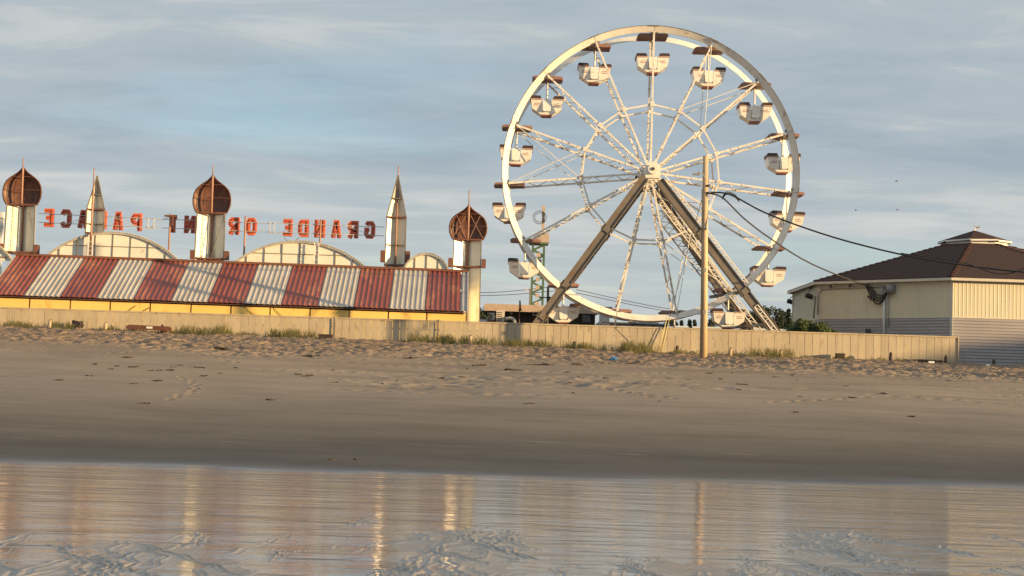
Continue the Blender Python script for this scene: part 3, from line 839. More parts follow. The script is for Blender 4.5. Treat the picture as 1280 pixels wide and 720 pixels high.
def rooftop_sign():
    items = [('E', 52.5, 68, 261, 283.4), ('C', 75, 90, 262, 284.5), ('A', 97, 111.5, 263.5, 285), ('L', 119.5, 134, 264.3, 286), ('A', 141, 155, 265.5, 287.3), ('P', 163, 178, 267, 288.5),
             ('T', 209.5, 224, 269, 290.5), ('N', 230, 245, 270, 291.3), ('E', 251, 265, 270.8, 292), ('I', 271, 280, 271.3, 292.5), ('R', 285, 300, 272, 293), ('O', 307, 321.5, 272.5, 294),
             ('E', 351, 366, 274, 295), ('D', 372, 386.5, 274.7, 296), ('N', 392.5, 407, 275.2, 296.7), ('A', 413.5, 427.5, 276, 297.2), ('R', 434, 448.5, 276.4, 297.6), ('G', 455, 469.5, 276.8, 298)]
    base = P(260, 330, SGD)
    t = thing('rooftop_sign', 'long rooftop sign of red letters seen from behind, reading GRANDE ORIENT PALACE backwards', 'sign', base)
    for ch, x0, x1, y0, y1 in items:
        a = P(x0, y1, SGD); b = P(x1, y0, SGD)
        w, h = b.x - a.x, b.z - a.z
        sw = 0.225
        m = MB(); edge = MB()
        for pl in letter_polys(ch):
            pts = []
            for u, v in pl:
                xx = a.x + sw / 2 + (1 - u) * (w - sw) if ch != 'I' else (a.x + b.x) / 2
                zz = a.z + (0.0 if v <= 0.001 else (h if v >= 1.499 else sw / 2 + (v - 0.1) / 1.3 * (h - sw)))
                pts.append((xx, zz))
            y_off = random.uniform(-0.004, 0.004)
            stroke(m, pts, sw, SGD - 0.09 + y_off, SGD + 0.09 + y_off)
            stroke(edge, pts, 0.035, SGD - 0.115, SGD - 0.096)
        lo = m.build('letter', 'sign_red', t)
        edge.build('seam', 'sign_line', lo)
        if len(letter_polys(ch)[0]) > 4:
            pass
    # rails, diagonal wires and posts behind the letters
    for fr in (0.27, 0.78):
        pts = []
        for px, yt in ((48, 261), (178, 267), (300, 272), (420, 276), (480, 278)):
            pts.append(P(px, yt + 21.5 * fr, SGD - 0.16))
        MB().tube(pts, 0.018, 6).build('rail', 'wire_pale', t)
    for (x0, y0), (x1, y1) in (((182, 287), (212, 271)), ((345, 293), (400, 278)), ((70, 285), (120, 267)), ((428, 281), (470, 296)), ((140, 271), (180, 286))):
        MB().tube([P(x0, y0, SGD - 0.19), P(x1, y1, SGD - 0.19)], 0.013, 5).build('wire', 'wire_pale', t)
    for px, yt in ((213, 267), (307, 270), (401, 274)):
        a = P(px - 1, yt + 58, SGD - 0.3); b = P(px, yt, SGD - 0.3)
        MB().tube([(b.x, b.y, a.z - 0.6), b], 0.05, 8).build('post', 'rust_mast', t)
    a = P(213, 270, SGD - 0.36)
    MB().box((a.x, a.y, a.z), (0.62, 0.1, 0.09)).box((a.x + 0.14, a.y + 0.02, a.z - 0.3), (0.10, 0.1, 0.5)).build('bracket', 'rust_brown', t)
    for x0, x1, y0, y1 in ((185, 192.5, 273, 286), (337, 343, 277.5, 291)):
        a, b = P(x0, y1, SGD - 0.2), P(x1, y0, SGD - 0.2)
        MB().bar(a, (a.x, a.y, b.z), 0.05).bar((b.x, a.y, a.z), b, 0.05).bar(a, (b.x, a.y, a.z), 0.04).build('hanger', 'wire_pale', t)
    for x0, x1 in ((355, 359), (374, 369)):
        MB().tube([P(x0, 297, SGD - 0.1), P(x1, 301, SGD - 0.1)], 0.02, 5).build('strut', 'frame_grey', t)
rooftop_sign()

# ------------------------------------------------------------------ Ferris wheel
YF, YR = 83.2, 85.7
HUB = P(813.5, 215.5, YF)
RO = 187 / F * YF
PIV = 7.62
NSP = 15
ANG = [90 + 24 * k for k in range(NSP)]
def wheel():
    gz0 = 3.55
    t = thing('ferris_wheel', 'large white Ferris wheel with fifteen spokes standing behind the beach fence', 'Ferris wheel', (HUB.x, (YF + YR) / 2, gz0))
    org = ORG[t.name]
    hub = Vector((0, 0, HUB.z - gz0))
    yf, yr = -1.25, 1.25
    def pt(r, deg, y): return Vector((r * math.cos(R(deg)), y, r * math.sin(R(deg))))
    # rim segments, one per bay and ring: a wedge-shaped beam
    wd = 0.31
    def segment(sect):
        m = MB(); n = 8; vs = []; fs = []; k = len(sect)
        for i in range(n + 1):
            deg = -11.9 + 23.8 * i / n
            for r, y in sect: vs.append(pt(r, deg, y))
        for i in range(n):
            for j in range(k):
                fs.append((i * k + j, i * k + (j + 1) % k, (i + 1) * k + (j + 1) % k, (i + 1) * k + j))
        fs += [tuple(range(k - 1, -1, -1)), tuple(n * k + j for j in range(k))]
        m.add(vs, fs)
        return m
    front = [(RO, yf), (RO, yf + 0.30), (RO - 0.10, yf + 0.34), (RO - wd, yf + 0.24), (RO - wd, yf + 0.18)]
    rear = [(RO, yr), (RO, yr - 0.12), (RO - wd, yr - 0.30), (RO - wd, yr - 0.24), (RO - 0.1, yr)]
    fm = segment(front).build('rim_segment', 'wheel_white', t, Vector()).data
    rm = segment(rear).build('rim_segment', 'wheel_white', t, Vector()).data
    for o in list(t.children):
        if o.name.startswith('rim_segment'): bpy.data.objects.remove(o)
    for a in ANG:
        for me in (fm, rm):
            part('rim_segment', me, t, hub, (0, -R(a + 12), 0))
    # joint plates and the lamp strip lip
    jm = []
    for m in (MB().bar(pt(RO + 0.015, -2.0, yf + 0.12), pt(RO + 0.015, 2.0, yf + 0.12), 0.05, 0.34), MB().bar(pt(RO - wd - 0.02, -1.5, yf + 0.2), pt(RO - wd - 0.02, 1.5, yf + 0.2), 0.06, 0.16)):
        o = m.build('joint_plate', 'leg_grey', t, Vector()); jm.append(o.data); bpy.data.objects.remove(o)
    # dark edge strip along the outer rim, one per bay
    o = segment([(RO + 0.03, yf - 0.015), (RO + 0.03, yf + 0.32), (RO - 0.0, yf + 0.32), (RO - 0.0, yf - 0.015)]).build('edge_strip', 'leg_grey', t, Vector())
    em = o.data; bpy.data.objects.remove(o)
    for a in ANG: part('edge_strip', em, t, hub, (0, -R(a + 12), 0))
    # spokes: front and rear chord tied by lacing
    m = MB()
    yhf, yhr = yf + 0.1, yr - 0.1
    def chord(r, front):
        s_ = r / RO
        return pt(r, 0, (yhf + (yf + 0.2 - yhf) * s_) if front else (yhr + (yr - 0.2 - yhr) * s_))
    for fr in (True, False):
        p, q = chord(0.45, fr), chord(RO - wd + 0.03, fr)
        m.bar(p, q, 0.098, 0.085)
        for k in range(4):
            c = chord(1.4 + (RO - 2.6) * k / 3, fr)
            m.box(c, (0.06, 0.12, 0.15))
    n = 11
    for k in range(n):
        r0_ = 0.7 + (RO - 1.4) * k / n; r1_ = 0.7 + (RO - 1.4) * (k + 1) / n
        m.bar(chord(r0_, k % 2 == 0), chord(r1_, k % 2 == 1), 0.035, 0.035, (0, 0, 1))
    m.tube([pt(PIV, 0, yf + 0.1), pt(PIV, 0, yr - 0.1)], 0.06, 8)
    sp = m.build('spoke', 'wheel_spoke', t, Vector())
    me = sp.data; bpy.data.objects.remove(sp)
    for a in ANG:
        part('spoke', me, t, hub, (0, -R(a), 0))
        for q_ in jm: part('joint_plate', q_, t, hub, (0, -R(a), 0))
    # inner polygon of braces
    ri = 3.72
    def shared(name, mat, m, rots):
        me = m.build(name, mat, t, Vector()); mm = me.data; bpy.data.objects.remove(me)
        for a in rots: part(name, mm, t, hub, (0, -R(a), 0))
    for y in (yhf + 0.04, yhr - 0.04):
        shared('brace', 'wheel_white', MB().bar(pt(ri, -12, y), pt(ri, 12, y), 0.085, 0.06), [a + 12 for a in ANG])
    for y in (yhf - 0.02, yhr + 0.02):
        shared('gusset', 'wheel_spoke', MB().box(pt(ri, 0, y), (0.26, 0.05, 0.22)), ANG)
    # tie rods crossing in three bays
    for a in (162, 42, 282):
        for a0, a1 in ((a, a + 24), (a + 24, a)):
            for y in (yf + 0.15, yr - 0.15):
                MB().tube([hub + pt(RO - wd, a0, y), hub + pt(ri + 0.1, a1, y)], 0.022, 5).build('tie_rod', 'wheel_white', t, Vector())
    # hub
    def disc(r, y0, y1, n=24):
        return MB().tube([hub + Vector((0, y0, 0)), hub + Vector((0, y1, 0))], r, n)
    disc(0.26, yf - 1.35, yr + 1.3).build('axle', 'wheel_white', t, Vector())
    for y in (yf + 0.02, yr - 0.2):
        fl = disc(0.52, y, y + 0.18).build('hub_flange', 'wheel_white', t, Vector())
        for k in range(NSP):
            p = hub + pt(0.46, 6 + 24 * k, y - 0.03)
            MB().tube([p, p + Vector((0, 0.05, 0))], 0.035, 6).build('bolt', 'dark_steel', fl, Vector())
    disc(0.62, yr + 0.35, yr + 0.95).build('drive_drum', 'dark_steel', t, Vector())
    hb = MB(); hb.prism([(hub.x - 0.42, hub.z + 0.1), (hub.x - 0.2, hub.z + 0.42), (hub.x + 0.2, hub.z + 0.42), (hub.x + 0.42, hub.z + 0.1), (hub.x + 0.36, hub.z - 0.45), (hub.x - 0.36, hub.z - 0.45)], yf - 1.12, yf - 0.75)
    h = hb.build('bearing_block', 'wheel_white', t, Vector())
    MB().tube([hub + Vector((0, yf - 1.36, 0)), hub + Vector((0, yf - 1.4, 0))], 0.09, 10).build('axle_cap', 'dark_steel', t, Vector())
    # legs
    def leg(px0, px1, D, w, h_):
        a, b = P(px0[0], px0[1], D) - org, P(px1[0], px1[1], D) - org
        d = (b - a); b = a + d * ((0.0 - a.z) / d.z)
        l = MB().bar(a, b, w, h_).build('support_leg', 'leg_grey', t, Vector())
        ax = d.normalized(); sd_ = ax.cross(Vector((0, 1, 0))).normalized()
        for s_ in (-1, 1):
            o = sd_ * (s_ * w / 2)
            MB().bar(a + o + Vector((0, -0.02, 0)), b + o + Vector((0, -0.02, 0)), 0.05, h_ + 0.1).build('flange', 'leg_grey', l, Vector())
        for f_ in (0.3, 0.62, 0.8):
            p = a.lerp(b, f_)
            MB().bar(p - ax * 0.16, p + ax * 0.16, w + 0.14, h_ + 0.14).build('splice_plate', 'leg_grey', l, Vector())
        return a, b
    leg((806, 222), (669, 408), 81.9, 0.41, 0.38)
    a, b = leg((824, 226), (970, 416), 81.9, 0.41, 0.38)
    leg((803, 232), (668, 412), 87.3, 0.40, 0.36)
    leg((818, 236), (937, 416), 87.3, 0.46, 0.40)
    # lattice ladder along the right legs
    ax = (b - a).normalized(); sd_ = ax.cross(Vector((0, 1, 0))).normalized()
    if sd_.x < 0: sd_ = -sd_
    def lattice(off, y, f0, f1, w, name, mt='wheel_white'):
        m = MB()
        p0, p1 = a.lerp(b, f0) + sd_ * off, a.lerp(b, f1) + sd_ * off
        p0.y += y; p1.y += y
        for s_ in (0, w): m.bar(p0 + sd_ * s_, p1 + sd_ * s_, 0.06, 0.06)
        n = int((p1 - p0).length / 0.42)
        for k in range(n):
            q0, q1 = p0.lerp(p1, k / n), p0.lerp(p1, (k + 1) / n)
            m.bar(q0, q1 + sd_ * w, 0.035, 0.035); m.bar(q0 + sd_ * w, q0, 0.035, 0.035)
        m.build(name, mt, t, Vector())
    lattice(0.26, 0.25, 0.03, 0.60, 0.22, 'ladder')
    lattice(-0.12, -0.24, 0.70, 0.97, 0.22, 'ladder')
    lattice(-0.62, 0.9, 0.08, 0.95, 0.25, 'ladder')
    lattice(-0.9, 3.0, 0.10, 0.95, 0.45, 'ladder', 'leg_grey')
    m = MB(); q = a.lerp(b, 0.62)
    m.bar(q + Vector((0, 0, 0)), q + Vector((-1.1, 5.3, 0)), 0.16, 0.16, (0, 0, 1)); m.build('cross_beam', 'leg_grey', t, Vector())
    q = a.lerp(b, 0.80)
    MB().bar(q, q + Vector((-1.2, 5.3, 0)), 0.16, 0.16, (0, 0, 1)).build('cross_beam', 'leg_grey', t, Vector())
    # base frame and boarding deck behind the fence
    MB().box((0, 0.3, 0.12), (13.5, 6.5, 0.22)).build('base_frame', 'dark_steel', t, Vector())
wheel()

# gondolas: one built, fourteen copied
def gondola():
    t = thing('gondola', 'x', 'gondola', (0, 0, 0), 'gondolas of the Ferris wheel')
    V0 = Vector()
    cp = [(-0.84, 0.02), (-0.80, -0.07), (0.80, -0.07), (0.84, 0.02), (0.70, 0.10), (-0.70, 0.10)]
    MB().prism(cp, -0.62, 0.62).build('canopy', 'canopy', t, V0)
    MB().tube([(0, 0, 0.05), (0, 0, -1.8)], 0.045, 8).build('hanger', 'wheel_white', t, V0)
    def hullpart(pts, yt, yb, name, mat):
        """polygon in XZ whose depth narrows downwards from yt to yb"""
        z1 = max(p[1] for p in pts); z0 = -2.02
        n = len(pts)
        def yy(z): return yb + (yt - yb) * (z - z0) / (-1.14 - z0)
        vs = [(x, -yy(z), z) for x, z in pts] + [(x, yy(z), z) for x, z in pts]
        m = MB().add(vs, [tuple(range(n)), tuple(range(2 * n - 1, n - 1, -1))] + [(i, i + n, (i + 1) % n + n, (i + 1) % n) for i in range(n)])
        return m.build(name, mat, t, V0)
    for s_ in (-1, 1):
        pts = [(0.265, -1.16), (0.245, -1.80), (0.235, -1.99), (0.31, -1.99), (0.79, -1.68), (0.885, -1.16)]
        pts = [(s_ * x, z) for x, z in pts]
        if s_ < 0: pts = pts[::-1]
        w = hullpart(pts, 0.60, 0.42, 'seat_shell', 'gondola_white')
        cap = [(s_ * x, z) for x, z in ((0.30, -1.155), (0.90, -1.155), (0.915, -1.05), (0.86, -0.985), (0.38, -0.985))]
        if s_ < 0: cap = cap[::-1]
        m = MB().prism(cap[::-1], -0.58, 0.58).build('seat_cap', 'gondola_cap', t, V0)
        st = [(s_ * x, z) for x, z in ((0.29, -1.18), (0.90, -1.18), (0.90, -1.215), (0.29, -1.215))]
        if s_ < 0: st = st[::-1]
        MB().prism(st[::-1], -0.612, 0.612).build('stripe', 'gondola_red', w, V0)
        # painted flourish on each side
        for dx, dz, L, an in ((0.45, -1.42, 0.16, 0.15), (0.60, -1.40, 0.12, 0.5), (0.50, -1.50, 0.2, 0.05), (0.66, -1.49, 0.1, 0.3)):
            x = s_ * dx
            yy = 0.42 + (0.60 - 0.42) * (dz + 2.02) / (0.88)
            m = MB().box((x, -yy - 0.004, dz), (L, 0.012, 0.028), Matrix.Rotation(-an, 3, 'Y'))
            m.build('mark', 'gondola_red', w, V0)
        # seat bench inside
        MB().box((s_ * 0.36, 0, -1.62), (0.12, 0.8, 0.08)).build('bench', 'gondola_cap', t, V0)
    hullpart([(-0.235, -1.99), (0.235, -1.99), (0.23, -1.86), (-0.23, -1.86)], 0.60, 0.42, 'floor', 'gondola_white')
    for s_ in (-1, 1):
        m = MB(); pts = [(-0.225, -1.19), (0.225, -1.19), (0.215, -1.76), (0.15, -1.84), (-0.15, -1.84), (-0.215, -1.76)]
        m.prism(pts[::-1], s_ * 0.57 - 0.03, s_ * 0.57 + 0.03); m.build('door', 'gondola_white', t, V0)
    MB().prism([(-0.27, -2.05), (0.27, -2.05), (0.29, -1.995), (-0.29, -1.995)][::-1], -0.40, 0.40).build('skid', 'gondola_red', t, V0)
    return t
g0 = gondola()
WHERE = {0: 'white gondola hanging at the very top of the wheel',
         1: 'white gondola first to the left of the topmost one',
         2: 'white gondola second to the left of the topmost one, fully inside the rim',
         3: 'white gondola at the upper left rim, third below the top on that side',
         4: 'white gondola half hidden by the left rim at hub height',
         5: 'white gondola at the lower left rim, beside the far green tower',
         6: 'white gondola in front of the dark low building',
         7: 'white gondola at the wheel bottom left, sunk behind the fence with its hanger showing',
         8: 'white gondola at the wheel bottom right, sunk behind the fence with its hanger showing',
         9: 'shaded white gondola between the right support legs',
         10: 'white gondola hanging at the lower right, nearest the cream octagonal building',
         11: 'white gondola behind the right rim, just below the overhead cables start',
         12: 'white gondola at the right rim beside the top of the utility pole height',
         13: 'white gondola second to the right of the topmost one',
         14: 'white gondola first to the right of the topmost one'}
for k, a in enumerate(ANG):
    o = g0 if k == 0 else copy_tree(g0)
    o.location = (HUB.x + PIV * math.cos(R(a)), (YF + YR) / 2, HUB.z + PIV * math.sin(R(a)))
    o.rotation_euler = (0, R(random.uniform(-1.5, 1.5)), 0)
    o['label'] = WHERE[k]

# ------------------------------------------------------------------ octagonal carousel building
CS, CD = 8.2, 82.0
def carousel():
    A = P(1190, 346, CD); xa = A.x; zE = A.z
    gb = 3.3
    cx, cy = xa + CS / 2, CD + CS * (1 + math.sqrt(2)) / 2
    t = thing('octagonal_building', 'cream and grey octagonal building with a brown shingled roof and small cupola', 'building', (cx, cy, gb))
    rr = CS / 2 / math.sin(math.pi / 8)
    vert = [Vector((cx + rr * math.cos(R(-112.5 + 45 * k)), cy + rr * math.sin(R(-112.5 + 45 * k)), 0)) for k in range(8)]
    zm = P(1190, 396.5, CD).z                                 # line between cream and grey
    for k in range(8):
        p, q = vert[k], vert[(k + 1) % 8]
        d = (q - p).normalized(); n = Vector((d.y, -d.x, 0)); L = (q - p).length
        # cream sheet with vertical ribs
        m = MB(); nr = 40; vs = []; fs = []
        prof = []
        for i in range(nr):
            prof += [((i + 0.05) / nr, 0.0), ((i + 0.75) / nr, 0.0), ((i + 0.83) / nr, 0.009), ((i + 0.97) / nr, 0.009)]
        for s_, h in prof:
            b = p + d * (L * s_) + n * h
            vs += [(b.x, b.y, zm + 0.02), (b.x, b.y, zE - 0.05)]
        fs = [(2 * i, 2 * i + 2, 2 * i + 3, 2 * i + 1) for i in range(len(prof) - 1)]
        m.add(vs, fs)
        m.build('wall_sheet', 'cream', t)
        # lapped grey boards
        m = MB(); nb = 17; hb = (zm - gb) / nb
        for i in range(nb):
            z0 = gb + i * hb
            a0 = p + n * 0.055; a1 = q + n * 0.055; b0 = p + n * 0.008; b1 = q + n * 0.008
            m.add([(a0.x, a0.y, z0), (a1.x, a1.y, z0), (b1.x, b1.y, z0 + hb), (b0.x, b0.y, z0 + hb), (b0.x, b0.y, z0), (b1.x, b1.y, z0)], [(0, 1, 2, 3), (4, 5, 1, 0)])
        tag(m.build('siding', 'siding_grey', t), kind='stuff')
        MB().bar(p + n * 0.02 + Vector((0, 0, zm)), q + n * 0.02 + Vector((0, 0, zm)), 0.06, 0.05, (0, 0, 1)).build('band', 'trim_cream', t)
        c = p.copy(); out = (p - Vector((cx, cy, 0))).normalized()
        MB().box((c.x + out.x * 0.0, c.y + out.y * 0.0, (gb + zE) / 2), (0.13, 0.13, zE - gb - 0.06), Matrix.Rotation(R(-112.5 + 45 * k), 3, 'Z')).build('corner_board', 'trim_cream', t)
    # roof, eight faces, with eave fascia
    ov = 1.035
    top = P(1222, 298.5, cy).z
    def ring(f, z): return [Vector((cx + (v.x - cx) * f, cy + (v.y - cy) * f, z)) for v in vert]
    fc = 0.185
    zr = P(1222, 306, cy - 1).z
    e, i_ = ring(ov, zE - 0.02), ring(fc, zr)
    for k in range(8):
        k2 = (k + 1) % 8
        m = MB(); a, b, c, d = e[k], e[k2], i_[k2], i_[k]
        dn = Vector((0, 0, -0.08))
        m.add([a, b, c, d, a + dn, b + dn, c + dn, d + dn], [(0, 1, 2, 3), (7, 6, 5, 4), (0, 4, 5, 1), (1, 5, 6, 2), (2, 6, 7, 3), (3, 7, 4, 0)])
        rf = m.build('roof_face', 'shingle', t)
        MB().bar(a + Vector((0, 0, -0.12)), b + Vector((0, 0, -0.12)), 0.06, 0.14, (0, 0, 1)).build('fascia', 'trim_cream', rf)
        # hip shingles laid one over the other
        hip0, hip1 = a, d
        nh = 22
        ax = (hip1 - hip0).normalized(); sdv = Vector((-ax.y, ax.x, 0)).normalized()
        up = sdv.cross(ax).normalized() 
        if up.z < 0: up = -up
        if k in (0, 1, 2, 7):
            for j in range(nh):
                q0 = hip0.lerp(hip1, j / nh); q1 = hip0.lerp(hip1, (j + 1.1) / nh)
                m = MB()
                vs = []
                for q, lift in ((q0, 0.075), (q1, 0.025)):
                    vs += [q + sdv * -0.17 + up * (lift - 0.05), q + up * lift, q + sdv * 0.17 + up * (lift - 0.05)]
                vs += [v - up * 0.03 for v in vs[:6]]
                m.add(vs, [(0, 1, 4, 3), (1, 2, 5, 4), (0, 6, 7, 1), (1, 7, 8, 2), (0, 3, 9, 6), (2, 8, 11, 5)])
                m.build('hip_shingle', 'ridge_cap', t)
    # cupola
    zc0, zc1 = zr - 0.15, P(1222, 300.5, cy - 1.9).z
    cr, ce = ring(0.175, 0), ring(0.195, 0)
    apex = Vector((cx, cy, P(1221.5, 288, cy).z))
    for k in range(8):
        k2 = (k + 1) % 8
        m = MB(); a, b = cr[k], cr[k2]
        m.add([(a.x, a.y, zc0), (b.x, b.y, zc0), (b.x, b.y, zc1), (a.x, a.y, zc1)], [(0, 1, 2, 3)]); m.build('cupola_wall', 'trim_white', t)
        a, b = ce[k], ce[k2]
        MB().bar((a.x, a.y, zc1 + 0.02), (b.x, b.y, zc1 + 0.07), 0.08, 0.10, (0, 0, 1)).build('cupola_fascia', 'trim_white', t)
        a, b = Vector((a.x, a.y, zc1 + 0.125)), Vector((b.x, b.y, zc1 + 0.125))
        a += (a - apex) * 0.03; b += (b - apex) * 0.03
        MB().add([a, b, apex], [(0, 1, 2)]).build('cupola_roof', 'shingle', t)
    MB().box((apex.x, apex.y, apex.z + 0.02), (0.12, 0.12, 0.16)).build('finial', 'trim_white', t)
    # outline of a closed hatch, conduits and pipes on the shaded wall
    p, q = vert[7], vert[0]                                    # left-front wall runs vert[7] -> vert[0]
    d = (q - p).normalized(); n = Vector((d.y, -d.x, 0)); L = (q - p).length
    def W3(px, py, off=0.09):
        ray = P(px, py, 1.0) - Vector((0, 0, EYE))
        base = p + n * off
        s_ = ((base.x * n.x + base.y * n.y)) / (ray.x * n.x + ray.y * n.y)
        v = ray * s_; v.z += EYE
        return v
    for pts, r, mt in (([(1022, 393), (1022, 368), (1027, 361.5), (1040, 360.5), (1085, 358.5), (1112, 357.5)], 0.05, 'trim_pale'), ([(1105, 426), (1105, 361)], 0.075, 'trim_white'), ([(1110, 408), (1110, 362)], 0.035, 'trim_pale'), ([(1017, 398), (1019.5, 370)], 0.045, 'frame_grey')):
        MB().tube([W3(*x) for x in pts], r, 8).build('pipe', mt, t)
    for px, py in ((1038, 359), (1062, 358), (1085, 357.5)):
        v = W3(px, py); MB().box(v, (0.10, 0.10, 0.22), Matrix.Rotation(R(-45), 3, 'Z')).build('clamp', 'frame_grey', t)
    v = W3(1113, 362, 0.2); MB().tube([v + Vector((0, 0, -0.2)), v + Vector((0, 0, 0.25))], 0.24, 12).build('meter_can', 'grey_steel', t)
    v = W3(1103, 365, 0.14); MB().box(v, (0.2, 0.2, 0.5), Matrix.Rotation(R(-45), 3, 'Z')).build('junction_box', 'grey_steel', t)
    for i in range(4):                                        # drip loops of the service drop
        pts = []
        for f_ in np.linspace(0, 1, 12):
            x = 1083 + i * 2 + f_ * (28 - i * 2); y = 358 + f_ * 4 + math.sin(f_ * math.pi) * (20 - i * 3.4)
            pts.append(W3(x, y, 0.22 + 0.05 * i))
        MB().tube(pts, 0.042, 6).build('drip_loop', 'cable', t)
    for px, py in ((1087, 371), (1090, 374), (1092, 369.5)):
        v = W3(px, py, 0.3); MB().box(v, (0.24, 0.12, 0.13), Matrix.Rotation(R(-45), 3, 'Z')).build('splice', 'dark_steel', t)
    return vert, W3
CV, W3 = carousel()
def wall_lamp(at, to, label):
    t = thing('wall_lamp', label, 'lamp', at, 'floodlights on the octagonal building')
    MB().tube([at, at + Vector((0, -0.02, 0.25)), to + Vector((0, 0, 0.2)), to], 0.025, 6).build('arm', 'frame_grey', t)
    d = (to - at)
    MB().box(to + Vector((0, -0.05, -0.06)), (0.42, 0.26, 0.20), Euler((0.5, 0.25 if d.x < 0 else -0.2, 0)).to_matrix()).build('lamp_head', 'dark_steel', t)
    MB().box(to + Vector((0, -0.13, -0.16)), (0.32, 0.16, 0.03), Euler((0.5, 0.25 if d.x < 0 else -0.2, 0)).to_matrix()).build('lens', 'glass', t)
wp = P(1012, 366, 88.6)
wall_lamp(Vector((CV[6].x if False else P(1014, 362, 90.2).x, 90.2, P(1014, 362, 90.2).z)), P(1011, 369, 89.6), 'grey floodlight on the left wall of the octagonal building, under the eave')
wall_lamp(P(994, 374, 96.4), P(988, 376, 96.2), 'grey floodlight sticking out of the far left corner of the octagonal building')
tag(MB().bar(W3(1087, 433, 0.35), W3(1085, 411, 0.28), 0.30, 0.06).build('plank', 'dark_steel', None, W3(1087, 433, 0.35)), 'dark plank leaning against the grey siding of the octagonal building', 'plank')

# ------------------------------------------------------------------ utility poles and cables
def curve(pts, n=40, sag=0.0):
    pts = [Vector(p) for p in pts]
    out = []
    for i in range(len(pts) - 1):
        p0 = pts[max(i - 1, 0)]; p1 = pts[i]; p2 = pts[i + 1]; p3 = pts[min(i + 2, len(pts) - 1)]
        for k in range(n // (len(pts) - 1)):
            t = k / (n // (len(pts) - 1))
            out.append(0.5 * ((2 * p1) + (p2 - p0) * t + (2 * p0 - 5 * p1 + 4 * p2 - p3) * t * t + (3 * p1 - p0 - 3 * p2 + p3) * t ** 3))
    out.append(pts[-1])
    return out
PD_ = 68.6
def utility_pole():
    a, b = P(879.5, 443, PD_), P(882, 195, PD_)
    a.z = gz(a.x, PD_) - 0.3
    t = thing('utility_pole', 'tall weathered wooden utility pole standing in the sand before the fence', 'utility pole', a)
    MB().tube([a, a.lerp(b, 0.5), b], 0.165, 14, 0.122).build('shaft', 'wood_pole', t)
    l0 = P(881, 219, PD_ - 0.14); l1 = P(872, 217, PD_ - 0.5)
    arm = MB().tube([l0 + Vector((0.02, 0, -0.15)), l0 + Vector((-0.12, -0.1, 0.05)), l1 + Vector((0.1, 0, 0.1)), l1], 0.022, 6).build('lamp_arm', 'grey_steel', t)
    MB().box(l1 + Vector((-0.06, -0.03, -0.03)), (0.3, 0.16, 0.08)).build('lamp_head', 'grey_steel', arm)
    for yy in (241, 232):
        v = P(883.5, yy, PD_ - 0.16); MB().tube([v, v + Vector((0.16, 0, 0))], 0.05, 8).build('insulator', 'dark_steel', t)
    MB().tube([P(877.5, 236, PD_ - 0.17), Vector((a.x - 0.14, PD_ - 0.19, a.z + 0.5))], 0.015, 5).build('ground_wire', 'cable', t)
    for k in range(3):
        v = a.lerp(b, 0.25 + 0.2 * k); MB().box(v + Vector((0.0, -0.17, 0)), (0.12, 0.02, 0.16)).build('tag_plate', 'grey_steel', t)
utility_pole()
pole2 = Vector((23.9, 60.2, gz(23.9, 60.2)))
def next_pole():
    t = thing('utility_pole', 'second wooden utility pole beyond the right edge carrying the overhead cables', 'utility pole', pole2)
    MB().tube([pole2 - Vector((0, 0, 0.4)), pole2 + Vector((0, 0, 9.2))], 0.18, 12, 0.14).build('shaft', 'wood_pole', t)
    MB().box(pole2 + Vector((0, -0.2, 8.6)), (1.6, 0.1, 0.12)).build('crossarm', 'wood_pole', t)
next_pole()
k0 = P(884, 241, PD_)
j = P(905, 245, PD_ - 0.3)
def cable(pts, r, label):
    tag(MB().tube(curve(pts, 48), r, 6).build('overhead_cable', 'cable', None, pts[0]), label, 'cable', 'overhead cables from the utility pole')
end2 = pole2 + Vector((-0.15, 0, 8.0))
def lerpD(px, py, f): return P(px, py, PD_ + (61.0 - PD_) * f)
cable([k0, lerpD(912, 243, 0.04), lerpD(960, 267.5, 0.15), lerpD(1040, 296, 0.33), lerpD(1126, 318, 0.52), lerpD(1195, 330, 0.70), lerpD(1280, 340, 0.88), Vector((22.9, 61.4, P(1345, 343, 61.4).z)), pole2 + Vector((-0.15, 0, 7.6))], 0.036, 'thick black overhead cable sagging from the wooden pole to the right edge')
cable([k0 + Vector((0, -0.05, -0.02)), P(903, 247, PD_ - 0.1), P(930, 273, 71), P(960, 296, 73), P(1005, 325, 77), P(1051, 345.5, 81), W3(1084, 357, 0.25)], 0.036, 'black overhead cable dropping from the wooden pole to the octagonal building')
# loops where the cables are spliced
for i in range(3):
    pts = [P(903, 247 + i, PD_ - 0.2), P(908, 240 + i * 1.5, PD_ - 0.22), P(918, 243 + i * 1.5, PD_ - 0.2), P(924, 250 + i, PD_ - 0.15)]
    tag(MB().tube(curve(pts, 18), 0.022, 5).build('cable_loop', 'cable', None, pts[0]), ('outermost thin black splice loop on the overhead cables right of the wooden pole', 'middle thin black splice loop on the overhead cables right of the wooden pole', 'innermost thin black splice loop on the overhead cables right of the wooden pole')[i], 'cable', 'splice loops on the overhead cables')
